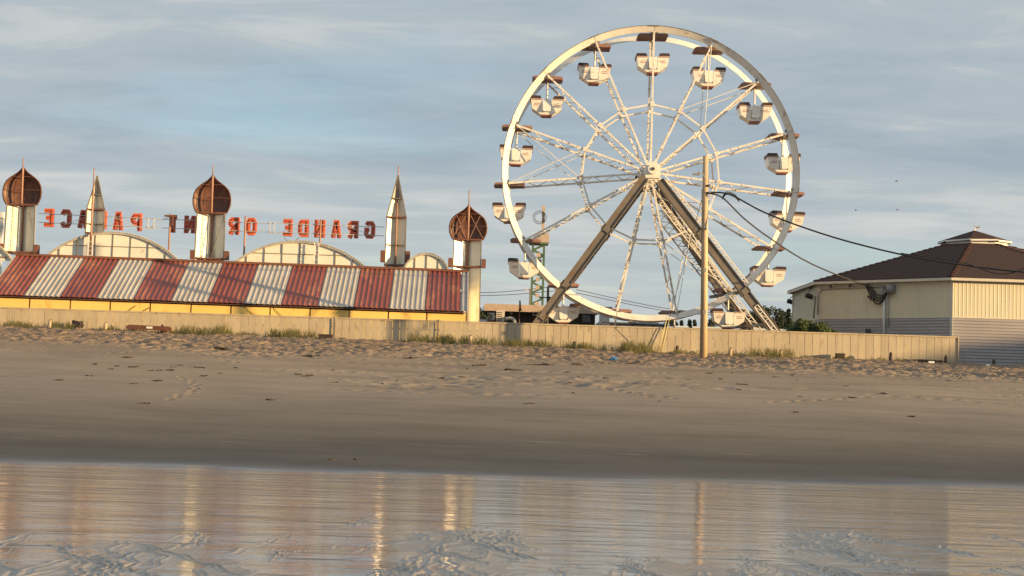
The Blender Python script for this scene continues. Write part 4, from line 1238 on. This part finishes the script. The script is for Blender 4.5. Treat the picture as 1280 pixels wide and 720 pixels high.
# second span running to the right above the roof
cable([lerpD(1126, 316.5, 0.52) , lerpD(1195, 326, 0.72), lerpD(1280, 335, 0.88), pole2 + Vector((-0.3, 0, 8.55))], 0.022, 'thin upper cable crossing the brown roof at the right edge')
g1, g2 = P(824, 441, 71.7), P(879, 243, PD_)
g1.z = gz(g1.x, g1.y) - 0.1
tag(MB().tube([g1, g2], 0.012, 5).build('guy_wire', 'cable', None, g1), 'thin guy wire slanting from the wooden pole down to the sand', 'wire')
for k, (a_, b_, lab) in enumerate((((822, 441), (833.5, 398), 'left one of the two yellow guy wire guards leaning on the fence'), ((826, 441), (836.5, 399), 'right one of the two yellow guy wire guards leaning on the fence'))):
    p = P(a_[0], a_[1], 71.72); p.z = gz(p.x, p.y) - 0.1
    q = P(b_[0], b_[1], 71.9)
    t = thing('guy_guard', lab, 'guy wire guard', p, 'yellow guy wire guards')
    m = MB().tube([p, q], 0.017, 8); m.build('sleeve', 'yellow_guard', t)
    MB().tube([q, q + (q - p).normalized() * 0.06], 0.024, 8).build('end_cap', 'yellow_guard', t)

# ------------------------------------------------------------------ things behind the fence
def dark_building():
    D = 94.0
    a, b = P(606, 400, D), P(748, 400, D)
    zt0 = P(612, 376, D).z; zt1 = P(748, 385.5, D).z; zt = (zt0 + zt1) / 2
    t = thing('low_building', 'low dark brown building with a tan roof fascia behind the left wheel leg', 'building', ((a.x + b.x) / 2, D + 3, 3.5))
    cx, w = (a.x + b.x) / 2, b.x - a.x
    MB().box((cx, D + 3.0, (3.5 + zt - 0.3) / 2), (w - 0.4, 6, zt - 0.3 - 3.5)).build('wall', 'shed_dark', t)
    MB().box((cx + 0.1, D + 2.8, zt - 0.18), (w + 0.3, 6.9, 0.1)).build('roof', 'roof_grey', t)
    MB().box((cx + 0.1, D - 0.71, zt - 0.30), (w + 0.3, 0.08, 0.42)).build('fascia', 'fascia_tan', t)
    MB().box((a.x + 0.02, D + 2.8, zt - 0.31), (0.08, 6.9, 0.40)).build('fascia', 'shed_dark', t)
    for px, py, sx, sz in ((733, 397, 0.5, 0.6),):
        v = P(px, py, D - 0.03); f_ = MB().box(v, (sx + 0.1, 0.06, sz + 0.1)).build('window', 'dark_steel', t)
        MB().box(v + Vector((0, -0.035, 0)), (sx, 0.02, sz)).build('pane', 'glass', f_)
    v = P(671, 391, D - 0.2); f_ = MB().box(v, (0.5, 0.4, 0.36)).build('wall_unit', 'ac_white', t)
    MB().box(v + Vector((0, -0.215, 0)), (0.38, 0.03, 0.24)).build('grille', 'dark_steel', f_)
    v = P(639, 388, D - 0.1); MB().box(v, (0.18, 0.2, 0.5)).build('meter_box', 'fascia_tan', t)
dark_building()
def ac_unit(px0, px1, y0, y1, D, label):
    a, b = P(px0, y1, D), P(px1, y0, D)
    t = thing('air_conditioner', label, 'air conditioner', ((a.x + b.x) / 2, D, a.z), 'air conditioners by the low dark building')
    MB().box(((a.x + b.x) / 2, D + 0.25, (a.z + b.z) / 2), (b.x - a.x, 0.5, b.z - a.z)).build('casing', 'ac_white', t)
    m = MB()
    for k in range(5): m.box(((a.x + b.x) / 2 - 0.05, D - 0.015, a.z + (b.z - a.z) * (k + 0.8) / 6), ((b.x - a.x) * 0.6, 0.03, 0.035))
    tag(m.build('grille', 'dark_steel', t), kind='stuff')
    MB().box(((a.x + b.x) / 2, D + 0.25, (a.z + 3.5) / 2 - 0.01), (b.x - a.x + 0.3, 0.6, a.z - 3.5)).build('stand', 'wood_dark', t)
ac_unit(620, 631, 388, 402, 91.5, 'beige air conditioner box on a stand left of the low dark building')
ac_unit(611.5, 618, 391, 400, 91.8, 'smaller grey air conditioner box at the left corner of the low dark building')
v0, v1 = P(632, 399, 91.3), P(644, 409, 91.3)
tag(MB().tube(curve([v0, P(638, 398, 91.3), P(642.5, 400, 91.3), P(643.5, 405, 91.3), v1], 24), 0.10, 8).build('pipe', 'ac_white', None, v0), 'curved pale pipe beside the air conditioner', 'pipe')
def furled(px, y0, y1, D):
    a, b = P(px, y1, D), P(px, y0, D)
    t = thing('furled_umbrella', 'furled dark patio umbrella before the low dark building', 'umbrella', (a.x, D, 3.5))
    MB().tube([(a.x, D, 3.5), b], 0.025, 6).build('pole', 'rust_brown', t)
    MB().tube([(a.x, D, b.z - 0.62), (a.x, D, b.z - 0.45), (a.x, D, b.z)], 0.11, 8, 0.02).build('canopy', 'rust_brown', t)
furled(649.5, 375.5, 405, 90.5)

def ride_tower():
    D = 118.0
    a = P(671, 380, D); zt = P(674, 306, D).z; w = 14 * D / F / 2
    t = thing('ride_tower', 'green lattice drop ride tower with a ringed spire far behind the wheel', 'ride', (a.x, D, 3.5))
    for sx in (-1, 1):
        for sy in (-1, 1): MB().box((a.x + sx * w, D + sy * w, (3.5 + zt) / 2), (0.15, 0.15, zt - 3.5)).build('leg', 'green_steel', t)
    for sy in (-1, 1):
        m = MB(); n = 22; dz = (zt - 3.6) / n
        for k in range(n):
            z = 3.6 + k * dz; s_ = 1 if k % 2 else -1
            m.bar((a.x - s_ * w, D + sy * w, z), (a.x + s_ * w, D + sy * w, z + dz), 0.09)
        tag(m.build('lacing', 'green_steel', t), kind='stuff')
    m = MB(); n = 14
    for k in range(n):
        z = 3.8 + k * (zt - 4) / n; m.box((a.x + 0.0, D - w - 0.02, z), (0.28, 0.1, 0.3))
    tag(m.build('cable_guide', 'fascia_tan', t), kind='stuff')
    MB().box((a.x, D, zt + 0.06), (w * 3.4, w * 3.0, 0.14)).build('top_plate', 'green_steel', t)
    for k in range(5): MB().box((a.x - w * 1.5 + k * w * 0.75, D - w, zt + 0.22), (0.08, 0.08, 0.24)).build('bracket', 'dark_steel', t)
    z1 = P(674, 293, D).z
    MB().box((a.x + 0.3, D, (zt + z1) / 2 + 0.1), (0.95, 0.95, z1 - zt - 0.1)).build('head_box', 'fascia_tan', t)
    z2 = P(674, 257, D).z
    MB().bar((a.x + 0.3, D, z1 + 0.05), (a.x + 0.3, D, z2), 0.22).build('spire', 'fascia_tan', t)
    rc = P(674.5, 272, D)
    for r in (0.5, 0.36):
        MB().tube([(rc.x + r * math.cos(2 * math.pi * i / 24), D - 0.15, rc.z + r * math.sin(2 * math.pi * i / 24)) for i in range(25)], 0.025, 6).build('ring', 'dark_steel', t)
ride_tower()

def lamp_post_mesh():
    D = 90.0
    a, b = P(684, 400, D), P(684.5, 358, D)
    t = thing('sign_post', 'dark post with two arms behind the left wheel leg', 'post', (a.x, D, 3.5))
    MB().tube([(a.x, D, 3.5), (a.x, D, b.z)], 0.07, 8).build('pole', 'dark_steel', t)
    MB().box((a.x, D, P(684, 372, D).z), (0.9, 0.06, 0.06)).build('arm', 'dark_steel', t)
    MB().box((a.x + 0.05, D, P(684, 374, D).z), (0.22, 0.2, 0.3)).build('box', 'dark_steel', t)
lamp_post_mesh()

def far_wire(p0, p1, D, sag, label):
    a, b = P(p0[0], p0[1], D), P(p1[0], p1[1], D)
    m = (a + b) / 2 - Vector((0, 0, sag))
    tag(MB().tube(curve([a, m, b], 20), 0.03, 5).build('power_line', 'cable', None, a), label, 'power line', 'far power lines behind the wheel')
far_wire((560, 366), (700, 357), 150, 0.25, 'upper far power line left of the wheel leg')
far_wire((560, 369.5), (700, 363), 150, 0.2, 'lower far power line left of the wheel leg')
far_wire((720, 362), (985, 391), 150, 0.9, 'upper far power line behind the bottom of the wheel')
far_wire((720, 366), (985, 393), 150, 0.9, 'lower far power line behind the bottom of the wheel')
v = P(663, 361, 150)
tag(MB().tube([(v.x, 150, 3.5), v], 0.10, 8).box((v.x, 150, v.z - 0.1), (1.0, 0.1, 0.1)).build('far_pole', 'wood_pole', None, (v.x, 150, 3.5)), 'thin far utility pole left of the green tower', 'utility pole')

def pale_shed(px0, px1, ytop, D, label, roofmat='pale_shed'):
    a, b = P(px0, ytop, D), P(px1, ytop, D); zt = (a.z + b.z) / 2
    t = thing('low_shed', label, 'shed', ((a.x + b.x) / 2, D + 2, 3.5), 'low pale sheds behind the wheel')
    MB().box(((a.x + b.x) / 2, D + 2, (zt - 0.3 + 3.5) / 2), (b.x - a.x, 4, zt - 0.3 - 3.5)).build('wall', 'pale_shed', t)
    MB().box(((a.x + b.x) / 2, D + 2, zt - 0.2), (b.x - a.x + 0.4, 4.4, 0.12)).build('roof', roofmat, t)
    for k in range(int((b.x - a.x) / 1.6)):
        MB().box((a.x + 0.8 + 1.6 * k, D - 0.02, (zt + 3.3) / 2), (0.06, 0.06, zt - 3.9)).build('batten', 'trim_white', t)
pale_shed(838, 990, 407, 112, 'long low pale blue shed behind the right half of the wheel')
pale_shed(752, 832, 401, 108, 'low shed with a grey roof behind the wheel bottom', 'roof_grey')
pale_shed(590, 612, 397, 108, 'small pale shed between the right onion tower and the dark building')
# booth under the wheel
def booth():
    D = 89.5
    a, b = P(748, 412, D), P(763, 386, D)
    t = thing('ticket_booth', 'small booth with pale window panes right of the low dark building', 'booth', ((a.x + b.x) / 2, D, 3.5))
    MB().box(((a.x + b.x) / 2, D + 0.8, (a.z + 3.5) / 2), (b.x - a.x, 1.5, a.z - 3.5)).build('wall', 'shed_dark', t)
    for k in range(2):
        x = a.x + (b.x - a.x) * (0.27 + 0.46 * k)
        f_ = MB().box((x, D, (a.z + b.z) / 2 + 0.1), (0.30, 0.06, b.z - a.z - 0.2)).build('window', 'trim_white', t)
        MB().box((x, D - 0.035, (a.z + b.z) / 2 + 0.1), (0.24, 0.02, b.z - a.z - 0.34)).build('pane', 'pale_shed', f_)
    MB().box(((a.x + b.x) / 2, D + 0.7, b.z + 0.05), (b.x - a.x + 0.2, 1.8, 0.1)).build('roof', 'roof_grey', t)
booth()
def railing():
    D = 88.6
    a, b = P(752, 403, D), P(842, 409, D)
    t = thing('ride_railing', 'dark steel railing of the boarding deck under the wheel', 'railing', ((a.x + b.x) / 2, D, 3.5))
    for z in (a.z, a.z - 0.28): MB().bar((a.x, D, z), (b.x, D, z - 0.08), 0.07).build('rail', 'dark_steel', t)
    for k in range(8):
        x = a.x + (b.x - a.x) * k / 7; MB().box((x, D + 0.04, (3.5 + a.z - 0.06) / 2), (0.06, 0.06, a.z - 3.56)).build('post', 'dark_steel', t)
railing()
def deck_post(px, y0, D, label):
    a = P(px, y0, D)
    tag(MB().box((a.x, D, (3.5 + a.z) / 2), (0.12, 0.12, a.z - 3.5)).build('deck_post', 'frame_grey', None, (a.x, D, 3.5)), label, 'post', 'posts under the wheel')
deck_post(787, 399, 86.9, 'short steel post under the bottom of the wheel')
def red_barrier():
    D = 88.4
    a, b = P(898, 410, D), P(945, 412, D)
    t = thing('red_barrier', 'low red barrier at the foot of the right wheel legs', 'barrier', ((a.x + b.x) / 2, D, 3.5))
    for k in range(9):
        x = a.x + (b.x - a.x) * k / 8; h = random.uniform(-0.1, 0.16)
        MB().box((x, D, (3.5 + a.z + h) / 2), (0.16, 0.12, a.z + h - 3.5)).build('picket', 'red_rail', t)
    MB().box(((a.x + b.x) / 2, D + 0.08, a.z - 0.15), (b.x - a.x, 0.05, 0.12)).build('rail', 'red_rail', t)
red_barrier()

# ride truss cut by the left edge
def left_truss():
    D = 104.0
    a, b = P(-70, 268, D), P(5, 269, D)
    t = thing('ride_truss', 'white steel ride truss showing left of the first onion tower', 'ride', ((a.x + b.x) / 2, D, 3.5))
    MB().bar(a, b, 0.42, 0.4, (0, 0, 1)).build('beam', 'trim_white', t)
    lo0, lo1 = a - Vector((0, 0, 1.9)), b - Vector((0, 0, 1.9))
    MB().bar(lo0, lo1, 0.14).build('chord', 'trim_white', t)
    m = MB()
    for k in range(6):
        m.bar(a.lerp(b, k / 6) + Vector((0, 0, -0.2)), lo0.lerp(lo1, (k + 1) / 6), 0.08); m.bar(lo0.lerp(lo1, k / 6), a.lerp(b, (k + 1) / 6) + Vector((0, 0, -0.2)), 0.08)
    tag(m.build('lacing', 'trim_white', t), kind='stuff')
    for x in (a.x, b.x - 0.2): MB().box((x, D + 0.3, (3.5 + a.z) / 2), (0.2, 0.2, a.z - 3.5)).build('leg', 'trim_white', t)
left_truss()

# ------------------------------------------------------------------ trees, shrub, grass
def leaves(n, centers, rad, size, seed):
    r = np.random.default_rng(seed); m = MB(); vs = []; fs = []
    C_ = np.array(centers)
    for k in range(n):
        c = C_[r.integers(len(C_))]
        d = r.standard_normal(3); d /= np.linalg.norm(d); rr = c[3] * (0.45 + 0.6 * r.random() ** 0.5)
        p = Vector(c[:3]) + Vector(d) * rr
        a = Vector(r.standard_normal(3)).normalized(); b = a.cross(Vector(r.standard_normal(3))).normalized()
        s_ = size * (0.6 + 0.8 * r.random())
        o = len(vs); vs += [p - a * s_, p + b * s_ * 0.45, p + a * s_, p - b * s_ * 0.45]; fs.append((o, o + 1, o + 2, o + 3))
    return m.add(vs, fs)
def tree(px, ytop, hw, D, label, seed, conic=True):
    b = P(px, ytop, D); h = b.z - 3.5; w = hw * 2.3 * D / F
    t = thing('evergreen_tree', label, 'tree', (b.x, D, 3.5), 'far dark trees behind the amusement park')
    MB().tube([(b.x, D, 3.4), (b.x, D, 3.5 + h * 0.5), (b.x + 0.05, D, 3.5 + h * 0.92)], 0.16, 7, 0.03).build('trunk', 'bark', t)
    r = random.Random(seed); cs = []
    for k in range(26):
        f_ = k / 25
        ww = w * ((1 - f_) ** 0.8 if conic else math.sqrt(max(0.05, 1 - (1.5 * f_ - 0.72) ** 2)))
        an = r.uniform(0, 6.28); q = r.uniform(0.3, 0.9)
        cs.append((b.x + math.cos(an) * ww * q, D + math.sin(an) * ww * q, 3.5 + h * (0.12 + 0.86 * f_), max(0.15, ww * 0.5)))
    leaves(2600, cs, 1, 0.12, seed).build('crown', 'leaf_far', t)
tr = [(941, 392, 7, 150, 0), (952, 388, 8, 146, 0), (961, 385.5, 7, 152, 0), (970, 387, 8, 148, 0), (978, 390, 6, 150, 0), (986, 386.5, 6, 147, 1), (995, 391, 7, 151, 0), (932, 394, 8, 154, 0)]
LT = ['far dark tree right of the wheel legs, second from the left of the clump', 'bushy far dark tree in the middle left of the clump by the wheel legs', 'tallest pointed far tree in the clump right of the wheel legs', 'bushy far dark tree right of the tallest pointed one', 'slim pointed far tree between the clump and the octagonal building', 'slim far tree just left of the octagonal building', 'far tree partly hidden by the octagonal building corner', 'far dark tree closest to the wheel leg on its right']
for (px, y, w_, D, c_), lab in zip(tr, LT): tree(px, y, w_, D, lab, int(px), bool(c_))
tl = [(601, 385, 6, 150, 0, 'far dark tree just right of the right onion tower'), (608, 389, 5, 152, 0, 'smaller far dark tree left of the low dark building')]
for px, y, w_, D, c_, lab in tl: tree(px, y, w_, D, lab, int(px), bool(c_))
tm = [(797, 402, 7, 160, 0, 'small far tree behind the bottom of the wheel, left of the bottom gap'), (812, 400, 6, 160, 0, 'far tree seen just under the wheel bottom'), (838, 399, 6, 160, 0, 'far tree left of the wooden pole under the wheel rim'), (852, 401, 5, 158, 1, 'pointed far tree left of the dark cone shaped bush'), (862, 400, 4, 161, 1, 'pointed far tree directly behind the cone shaped bush'), (868, 400.5, 5, 158, 1, 'pointed far tree next to the wooden pole'), (888, 400, 6, 158, 0, 'far tree right of the wooden pole behind a gondola')]
for px, y, w_, D, c_, lab in tm: tree(px, y, w_, D, lab, int(px) + 3, bool(c_))
def cone_bush():
    D = 100; b = P(863, 402, D); h = b.z - 3.5
    t = thing('cone_bush', 'dark cone shaped bush before the pale blue shed', 'bush', (b.x, D, 3.5))
    MB().tube([(b.x, D, 3.4), (b.x, D, 3.5 + h * 0.8)], 0.06, 6).build('stem', 'bark', t)
    leaves(700, [(b.x, D, 3.5 + h * f_, 0.06 + 0.5 * (1 - f_)) for f_ in np.linspace(0.1, 0.98, 14)], 1, 0.07, 5).build('foliage', 'leaf_far', t)
cone_bush()
def shrub():
    D = 76.0; c = P(1012, 410.5, D)
    t = thing('shrub', 'leafy green shrub growing over the fence before the octagonal building', 'shrub', (c.x, D, 3.5))
    r = random.Random(3); cs = []
    for k in range(60):
        x = r.uniform(-0.95, 0.95); hh = math.sqrt(max(0.05, 1 - x * x))
        cs.append((c.x + x * 1.02, D + r.uniform(-0.5, 0.5), c.z - 0.2 + r.uniform(-0.6, 0.5) * hh, r.uniform(0.16, 0.3)))
    for k in range(5): cs.append((c.x + 1.0 + 0.12 * k, D, c.z - 0.1 - 0.05 * k, 0.12))
    leaves(7500, cs, 1, 0.065, 9).build('foliage', 'leaf_shrub', t)
    for k in range(7):
        x = r.uniform(-0.7, 0.7)
        MB().tube([(c.x + x * 0.3, D, 3.4), (c.x + x * 0.7, D, 4.0), (c.x + x, D, c.z + 0.2)], 0.03, 5, 0.01).build('stem', 'bark', t)
shrub()

def grass():
    m = MB(); vs = []; fs = []
    zones = [(0, 42, 0.22, 260), (62, 86, 0.30, 160), (128, 146, 0.22, 80), (226, 284, 0.34, 420), (336, 398, 0.32, 420), (508, 625, 0.32, 700), (630, 770, 0.28, 620), (775, 816, 0.40, 420), (830, 875, 0.22, 120), (940, 990, 0.34, 330), (895, 935, 0.2, 120), (1000, 1180, 0.13, 260), (1204, 1280, 0.18, 260), (290, 335, 0.14, 120), (150, 225, 0.14, 200)]
    for x0, x1, h, n in zones:
        nc = max(3, n // 26)
        cen = [(random.uniform(x0, x1), random.uniform(70.9, 71.85) if x1 < 1200 else random.uniform(79.5, 81.6)) for _ in range(nc)]
        for k in range(n):
            cpx, D = random.choice(cen); D += random.gauss(0, 0.12); D = min(D, 71.9) if x1 < 1200 else min(D, 81.9)
            x = P(cpx, 430, D).x + random.gauss(0, 0.16)
            z = gz(x, D) - 0.02
            hh = h * random.uniform(0.45, 1.6); lx, ly = random.gauss(0.0, 0.35) * hh, random.gauss(-0.05, 0.25) * hh
            w = random.uniform(0.008, 0.016)
            o = len(vs)
            vs += [(x - w, D, z), (x + w, D, z), (x + w * 0.8 + lx * 0.35, D + ly * 0.35, z + hh * 0.6), (x - w * 0.8 + lx * 0.35, D + ly * 0.35, z + hh * 0.6), (x + lx, D + ly, z + hh)]
            fs += [(0 + o, 1 + o, 2 + o, 3 + o), (3 + o, 2 + o, 4 + o)]
    tag(m.add(vs, fs).build('beach_grass', 'grass'), 'thin beach grass growing in tufts along the foot of the fence', 'grass', kind='stuff')
grass()

# ------------------------------------------------------------------ small things on the beach
def on_sand(px, py):
    """walk along the view ray until it meets the sand"""
    q = P(px, py, 1.0) - Vector((0, 0, EYE)); Ds = np.arange(28, 84, 0.05)
    hit = np.nonzero(EYE + q.z * Ds <= ground_z(q.x * Ds, Ds))[0]
    if len(hit):
        D = float(Ds[hit[0]]); return Vector((q.x * D, D, gz(q.x * D, D)))
    return P(px, py, 71.5)
def beam():
    p = P(186, 410, 71.0); p.z = gz(p.x, 71.0) + 0.1
    t = thing('fallen_bench', 'dark red wooden bench beam lying by the fence with a white tag', 'bench', p)
    MB().box(p + Vector((0, 0, 0.02)), (2.05, 0.2, 0.15), Matrix.Rotation(0.02, 3, 'Y')).build('beam', 'wood_dark', t)
    MB().box(p + Vector((0, 0.1, 0.12)), (1.9, 0.12, 0.05), Matrix.Rotation(0.02, 3, 'Y')).build('board', 'wood_dark', t)
    for s_ in (-0.7, 0.7): MB().box(p + Vector((s_, 0.05, -0.12)), (0.14, 0.16, 0.2)).build('foot', 'wood_dark', t)
    MB().box(p + Vector((0.05, -0.105, 0.05)), (0.28, 0.012, 0.09)).build('tag', 'litter_white', t)
beam()
def crate(px, py, w, h, D, label, grp='dark crates by the fence'):
    p = P(px, py, D); p.z = gz(p.x, D)
    t = thing('crate', label, 'crate', p, grp)
    MB().box(p + Vector((0, 0, h / 2 - 0.04)), (w, 0.35, h)).build('body', 'driftwood', t)
    MB().box(p + Vector((0, -0.19, h * 0.72)), (w + 0.04, 0.04, 0.06)).build('lip', 'driftwood', t)
    MB().box(p + Vector((0, -0.185, h * 0.25)), (w + 0.02, 0.03, 0.05)).build('slat', 'driftwood', t)
crate(407.5, 420, 0.62, 0.26, 71.2, 'flat dark crate beside the fence joint under the striped roof')
crate(1050, 449, 0.36, 0.28, 71.6, 'small black box standing by the fence left of the octagonal building')
STUBS = [(60, 'first'), (130, 'second'), (201, 'stub post behind the red beam'), (587, 'x'), (717, 'x'), (846, 'x'), (913, 'x'), (976, 'x'), (1113, 'x'), (1182, 'x'), (1242, 'x')]
SL = ['short wooden stub post under the left end of the striped roof', 'short wooden stub post left of the red bench beam', 'short wooden stub post behind the red bench beam', 'short wooden stub post in grass below the right onion tower', 'short dark stub post below the gondola at the low dark building', 'short dark stub post left of the utility pole', 'short wooden stub post right of the utility pole', 'short wooden stub post in the grass below the shrub', 'short stub post between the black box and the fence end', 'short dark stub post near the right end of the fence', 'short dark stub post before the grey siding at the right edge']
for (px, _), lab in zip(STUBS, SL):
    D = 71.3 if px < 1200 else 80.5
    p = P(px, 440, D); p.z = gz(p.x, D); h = 0.36 if px < 1200 else 0.5
    t = thing('stub_post', lab, 'post', p, 'stub posts along the fence')
    MB().tube([p - Vector((0, 0, 0.2)), p + Vector((0.02, 0, h))], 0.085, 8, 0.07).build('stub', 'wood_pole' if px in (60, 130, 587, 976, 913) else 'driftwood', t)
    MB().tube([p + Vector((0.02, 0, h)), p + Vector((0.02, 0, h + 0.05))], 0.05, 8, 0.02).build('tip', 'driftwood', t)
def lump(name, px, py, w, h, mat, label, cat, seed, grp=None, d=None):
    p = on_sand(px, py); r = np.random.default_rng(seed)
    m = MB(); nu, nv = 10, 5; vs = []; fs = []
    for i in range(nv + 1):
        for j_ in range(nu):
            th = math.pi * i / nv; ph = 2 * math.pi * j_ / nu; q = 1 + 0.3 * r.standard_normal() * (0 < i < nv)
            vs.append((p.x + w / 2 * q * math.sin(th) * math.cos(ph), p.y + (d or w * 0.4) / 2 * q * math.sin(th) * math.sin(ph), p.z + h * 0.35 + h * 0.6 * q * math.cos(th)))
    for i in range(nv):
        for j_ in range(nu):
            fs.append((i * nu + j_, (i + 1) * nu + j_, (i + 1) * nu + (j_ + 1) % nu, i * nu + (j_ + 1) % nu))
    tag(m.add(vs, fs).build(name, mat, None, p), label, cat, grp)
lump('blue_bag', 767, 450, 0.34, 0.14, 'plastic_blue', 'crumpled blue plastic bag lying on the rough sand below the wheel', 'bag', 1)
lump('paper_scrap', 1164, 454, 0.26, 0.09, 'litter_white', 'white scrap of paper on the sand at the right end of the fence', 'litter', 2)
lump('paper_scrap', 1235, 458, 0.22, 0.08, 'litter_white', 'white scrap of paper on the sand before the grey siding', 'litter', 3)
lump('seaweed_heap', 98, 408, 0.6, 0.25, 'driftwood', 'dark heap of seaweed by the fence left of the red beam', 'seaweed', 4)
lump('driftwood', 1158, 452.5, 1.9, 0.10, 'driftwood', 'long dark driftwood lying along the right end of the fence', 'driftwood', 5, d=0.3)
lump('driftwood', 276, 437, 0.7, 0.10, 'driftwood', 'dark driftwood piece on the sand below the middle onion tower', 'driftwood', 6)
def wrack():
    m = MB(); r = np.random.default_rng(42)
    spots = []
    for k in range(55):
        x = r.uniform(0, 1280)
        y = 452 + (x / 1280) * 18 + r.gamma(1.2, 16)
        spots.append((x, y, r.uniform(0.04, 0.22)))
    for x, y, s_ in ((640, 463, 0.5), (600, 458, 0.5), (678, 457, 0.6), (510, 448, 0.4), (722, 456, 0.5), (735, 450, 0.4), (390, 446, 0.5), (386, 470, 0.3), (155, 447, 0.3), (1105, 492, 0.2), (995, 516, 0.15), (790, 455, 0.5), (412, 586, 0.06), (445, 578, 0.05)):
        spots.append((x, y, s_))
    for x, y, s_ in spots:
        p = on_sand(x, min(y, 575))
        n = 3
        for q in range(n):
            a = r.uniform(-0.5, 0.5); L = s_ * r.uniform(0.4, 1.0)
            dx, dy = r.normal(0, s_ * 0.35), r.normal(0, s_ * 0.5)
            zz = gz(p.x + dx, p.y + dy)
            m.box((p.x + dx, p.y + dy, zz + 0.008), (L, L * 0.3, 0.03 + 0.06 * s_ * r.random()), Euler((r.normal(0, 0.15), r.normal(0, 0.15), a)).to_matrix())
    tag(m.build('seaweed_wrack', 'driftwood'), 'dark bits of seaweed and driftwood scattered over the sand', 'seaweed', kind='stuff')
wrack()

# ------------------------------------------------------------------ birds
def gull():
    p = P(1222, 287.5, CV[0].y + 9.9)
    p = Vector((p.x, p.y, P(1222, 287.2, p.y).z))
    t = thing('gull', 'gull perched on the tip of the cupola', 'bird', p)
    t.scale = (0.68, 0.68, 0.68)
    prof = [(-0.24, 0.01), (-0.15, 0.055), (0.0, 0.09), (0.1, 0.085), (0.16, 0.05), (0.2, 0.055), (0.25, 0.05), (0.28, 0.012)]
    m = MB(); n = 8; vs = []; fs = []
    for i, (x, r) in enumerate(prof):
        zc = 0.19 + max(0, x - 0.05) * 0.8
        for k in range(n): vs.append((p.x - x, p.y + r * math.cos(2 * math.pi * k / n), p.z + zc + r * math.sin(2 * math.pi * k / n)))
    for i in range(len(prof) - 1):
        for k in range(n): fs.append((i * n + k, i * n + (k + 1) % n, (i + 1) * n + (k + 1) % n, (i + 1) * n + k))
    m.add(vs, fs, True); m.build('body', 'feather_white', t)
    MB().tube([(p.x - 0.27, p.y, p.z + 0.37), (p.x - 0.36, p.y, p.z + 0.35)], 0.018, 6, 0.006).build('beak', 'yellow_guard', t)
    for s_ in (-1, 1):
        MB().add([(p.x - 0.1, p.y + s_ * 0.095, p.z + 0.27), (p.x + 0.05, p.y + s_ * 0.10, p.z + 0.27), (p.x + 0.30, p.y + s_ * 0.04, p.z + 0.19), (p.x, p.y + s_ * 0.095, p.z + 0.16)], [(0, 1, 2, 3)]).build('wing', 'feather_grey', t)
        MB().tube([(p.x, p.y + s_ * 0.03, p.z - 0.02), (p.x, p.y + s_ * 0.03, p.z + 0.12)], 0.012, 5).build('leg', 'yellow_guard', t)
gull()
def flying(px, py, D, label):
    p = P(px, py, D)
    t = thing('flying_bird', label, 'bird', p, 'small birds flying right of the wheel')
    MB().tube([p + Vector((-0.12, 0, -0.02)), p + Vector((-0.02, 0, 0.0)), p + Vector((0.12, 0, 0.02))], 0.035, 6, 0.015).build('body', 'feather_grey', t)
    for s_ in (-1, 1):
        a = p + Vector((0.0, 0, 0.04))
        MB().add([a + Vector((-0.06, 0, 0)), a + Vector((0.06, 0, 0)), a + Vector((0.03 + s_ * 0.13, s_ * 0.2, 0.08)), a + Vector((s_ * 0.26, s_ * 0.35, 0.03))], [(0, 1, 2, 3)]).build('wing', 'feather_grey', t)
flying(1121, 227, 150, 'upper of the small birds flying right of the wheel')
flying(1070, 263, 170, 'lower left small bird flying near the right rim of the wheel')
flying(1122, 262.5, 160, 'lower right small bird flying above the octagonal roof')

# ------------------------------------------------------------------ unseen block added beyond the right edge to shade the octagonal building's foot
def occluder():
    ca, sa = math.sin(R(SUN_AZ)), math.cos(R(SUN_AZ))
    def wp(u, v, z): return Vector((u * ca + v * sa, -u * sa + v * ca, z))
    U = 96.0
    t = thing('shade_block', 'long stepped building block added out of frame on the right to cast shade', 'occluder', wp(U, 70, 0))
    top = [(71.6, 14.9), (73.2, 15.4), (75, 15.9), (85, 16.6), (130, 16.6)]
    for (v0, z0), (v1, z1) in zip(top[:-1], top[1:]):
        m = MB(); v1 -= 0.004
        vs = [wp(u, v, z) for u in (U, U + 14) for v, z in ((v0, -1.5), (v1, -1.5), (v1, z1 - 0.3), (v0, z0 - 0.3))]
        m.add(vs, [(0, 1, 2, 3), (7, 6, 5, 4)] + [(i, i + 4, (i + 1) % 4 + 4, (i + 1) % 4) for i in range(4)])
        m.build('wall', 'shade_block_wall', t)
        m = MB()
        vs = [wp(u, v, z) for u in (U - 0.4, U + 14.4) for v, z in ((v0, z0 - 0.28), (v1, z1 - 0.28), (v1, z1), (v0, z0))]
        m.add(vs, [(0, 1, 2, 3), (7, 6, 5, 4)] + [(i, i + 4, (i + 1) % 4 + 4, (i + 1) % 4) for i in range(4)])
        m.build('roof', 'roof_grey', t)
    rot = Matrix.Rotation(-R(90 - SUN_AZ), 3, 'Z')
    for fl in range(4):
        MB().box(wp(U - 0.6, 101, 2.2 + 3.2 * fl), (1.2, 56, 0.18), rot).build('balcony', 'trim_white', t)
        for k in range(12):
            f_ = MB().box(wp(U - 0.02, 75 + 4.7 * k, 3.7 + 3.2 * fl), (0.1, 2.2, 2.0), rot).build('window', 'trim_white', t)
            MB().box(wp(U - 0.09, 75 + 4.7 * k, 3.7 + 3.2 * fl), (0.04, 1.9, 1.7), rot).build('pane', 'glass', f_)
occluder()
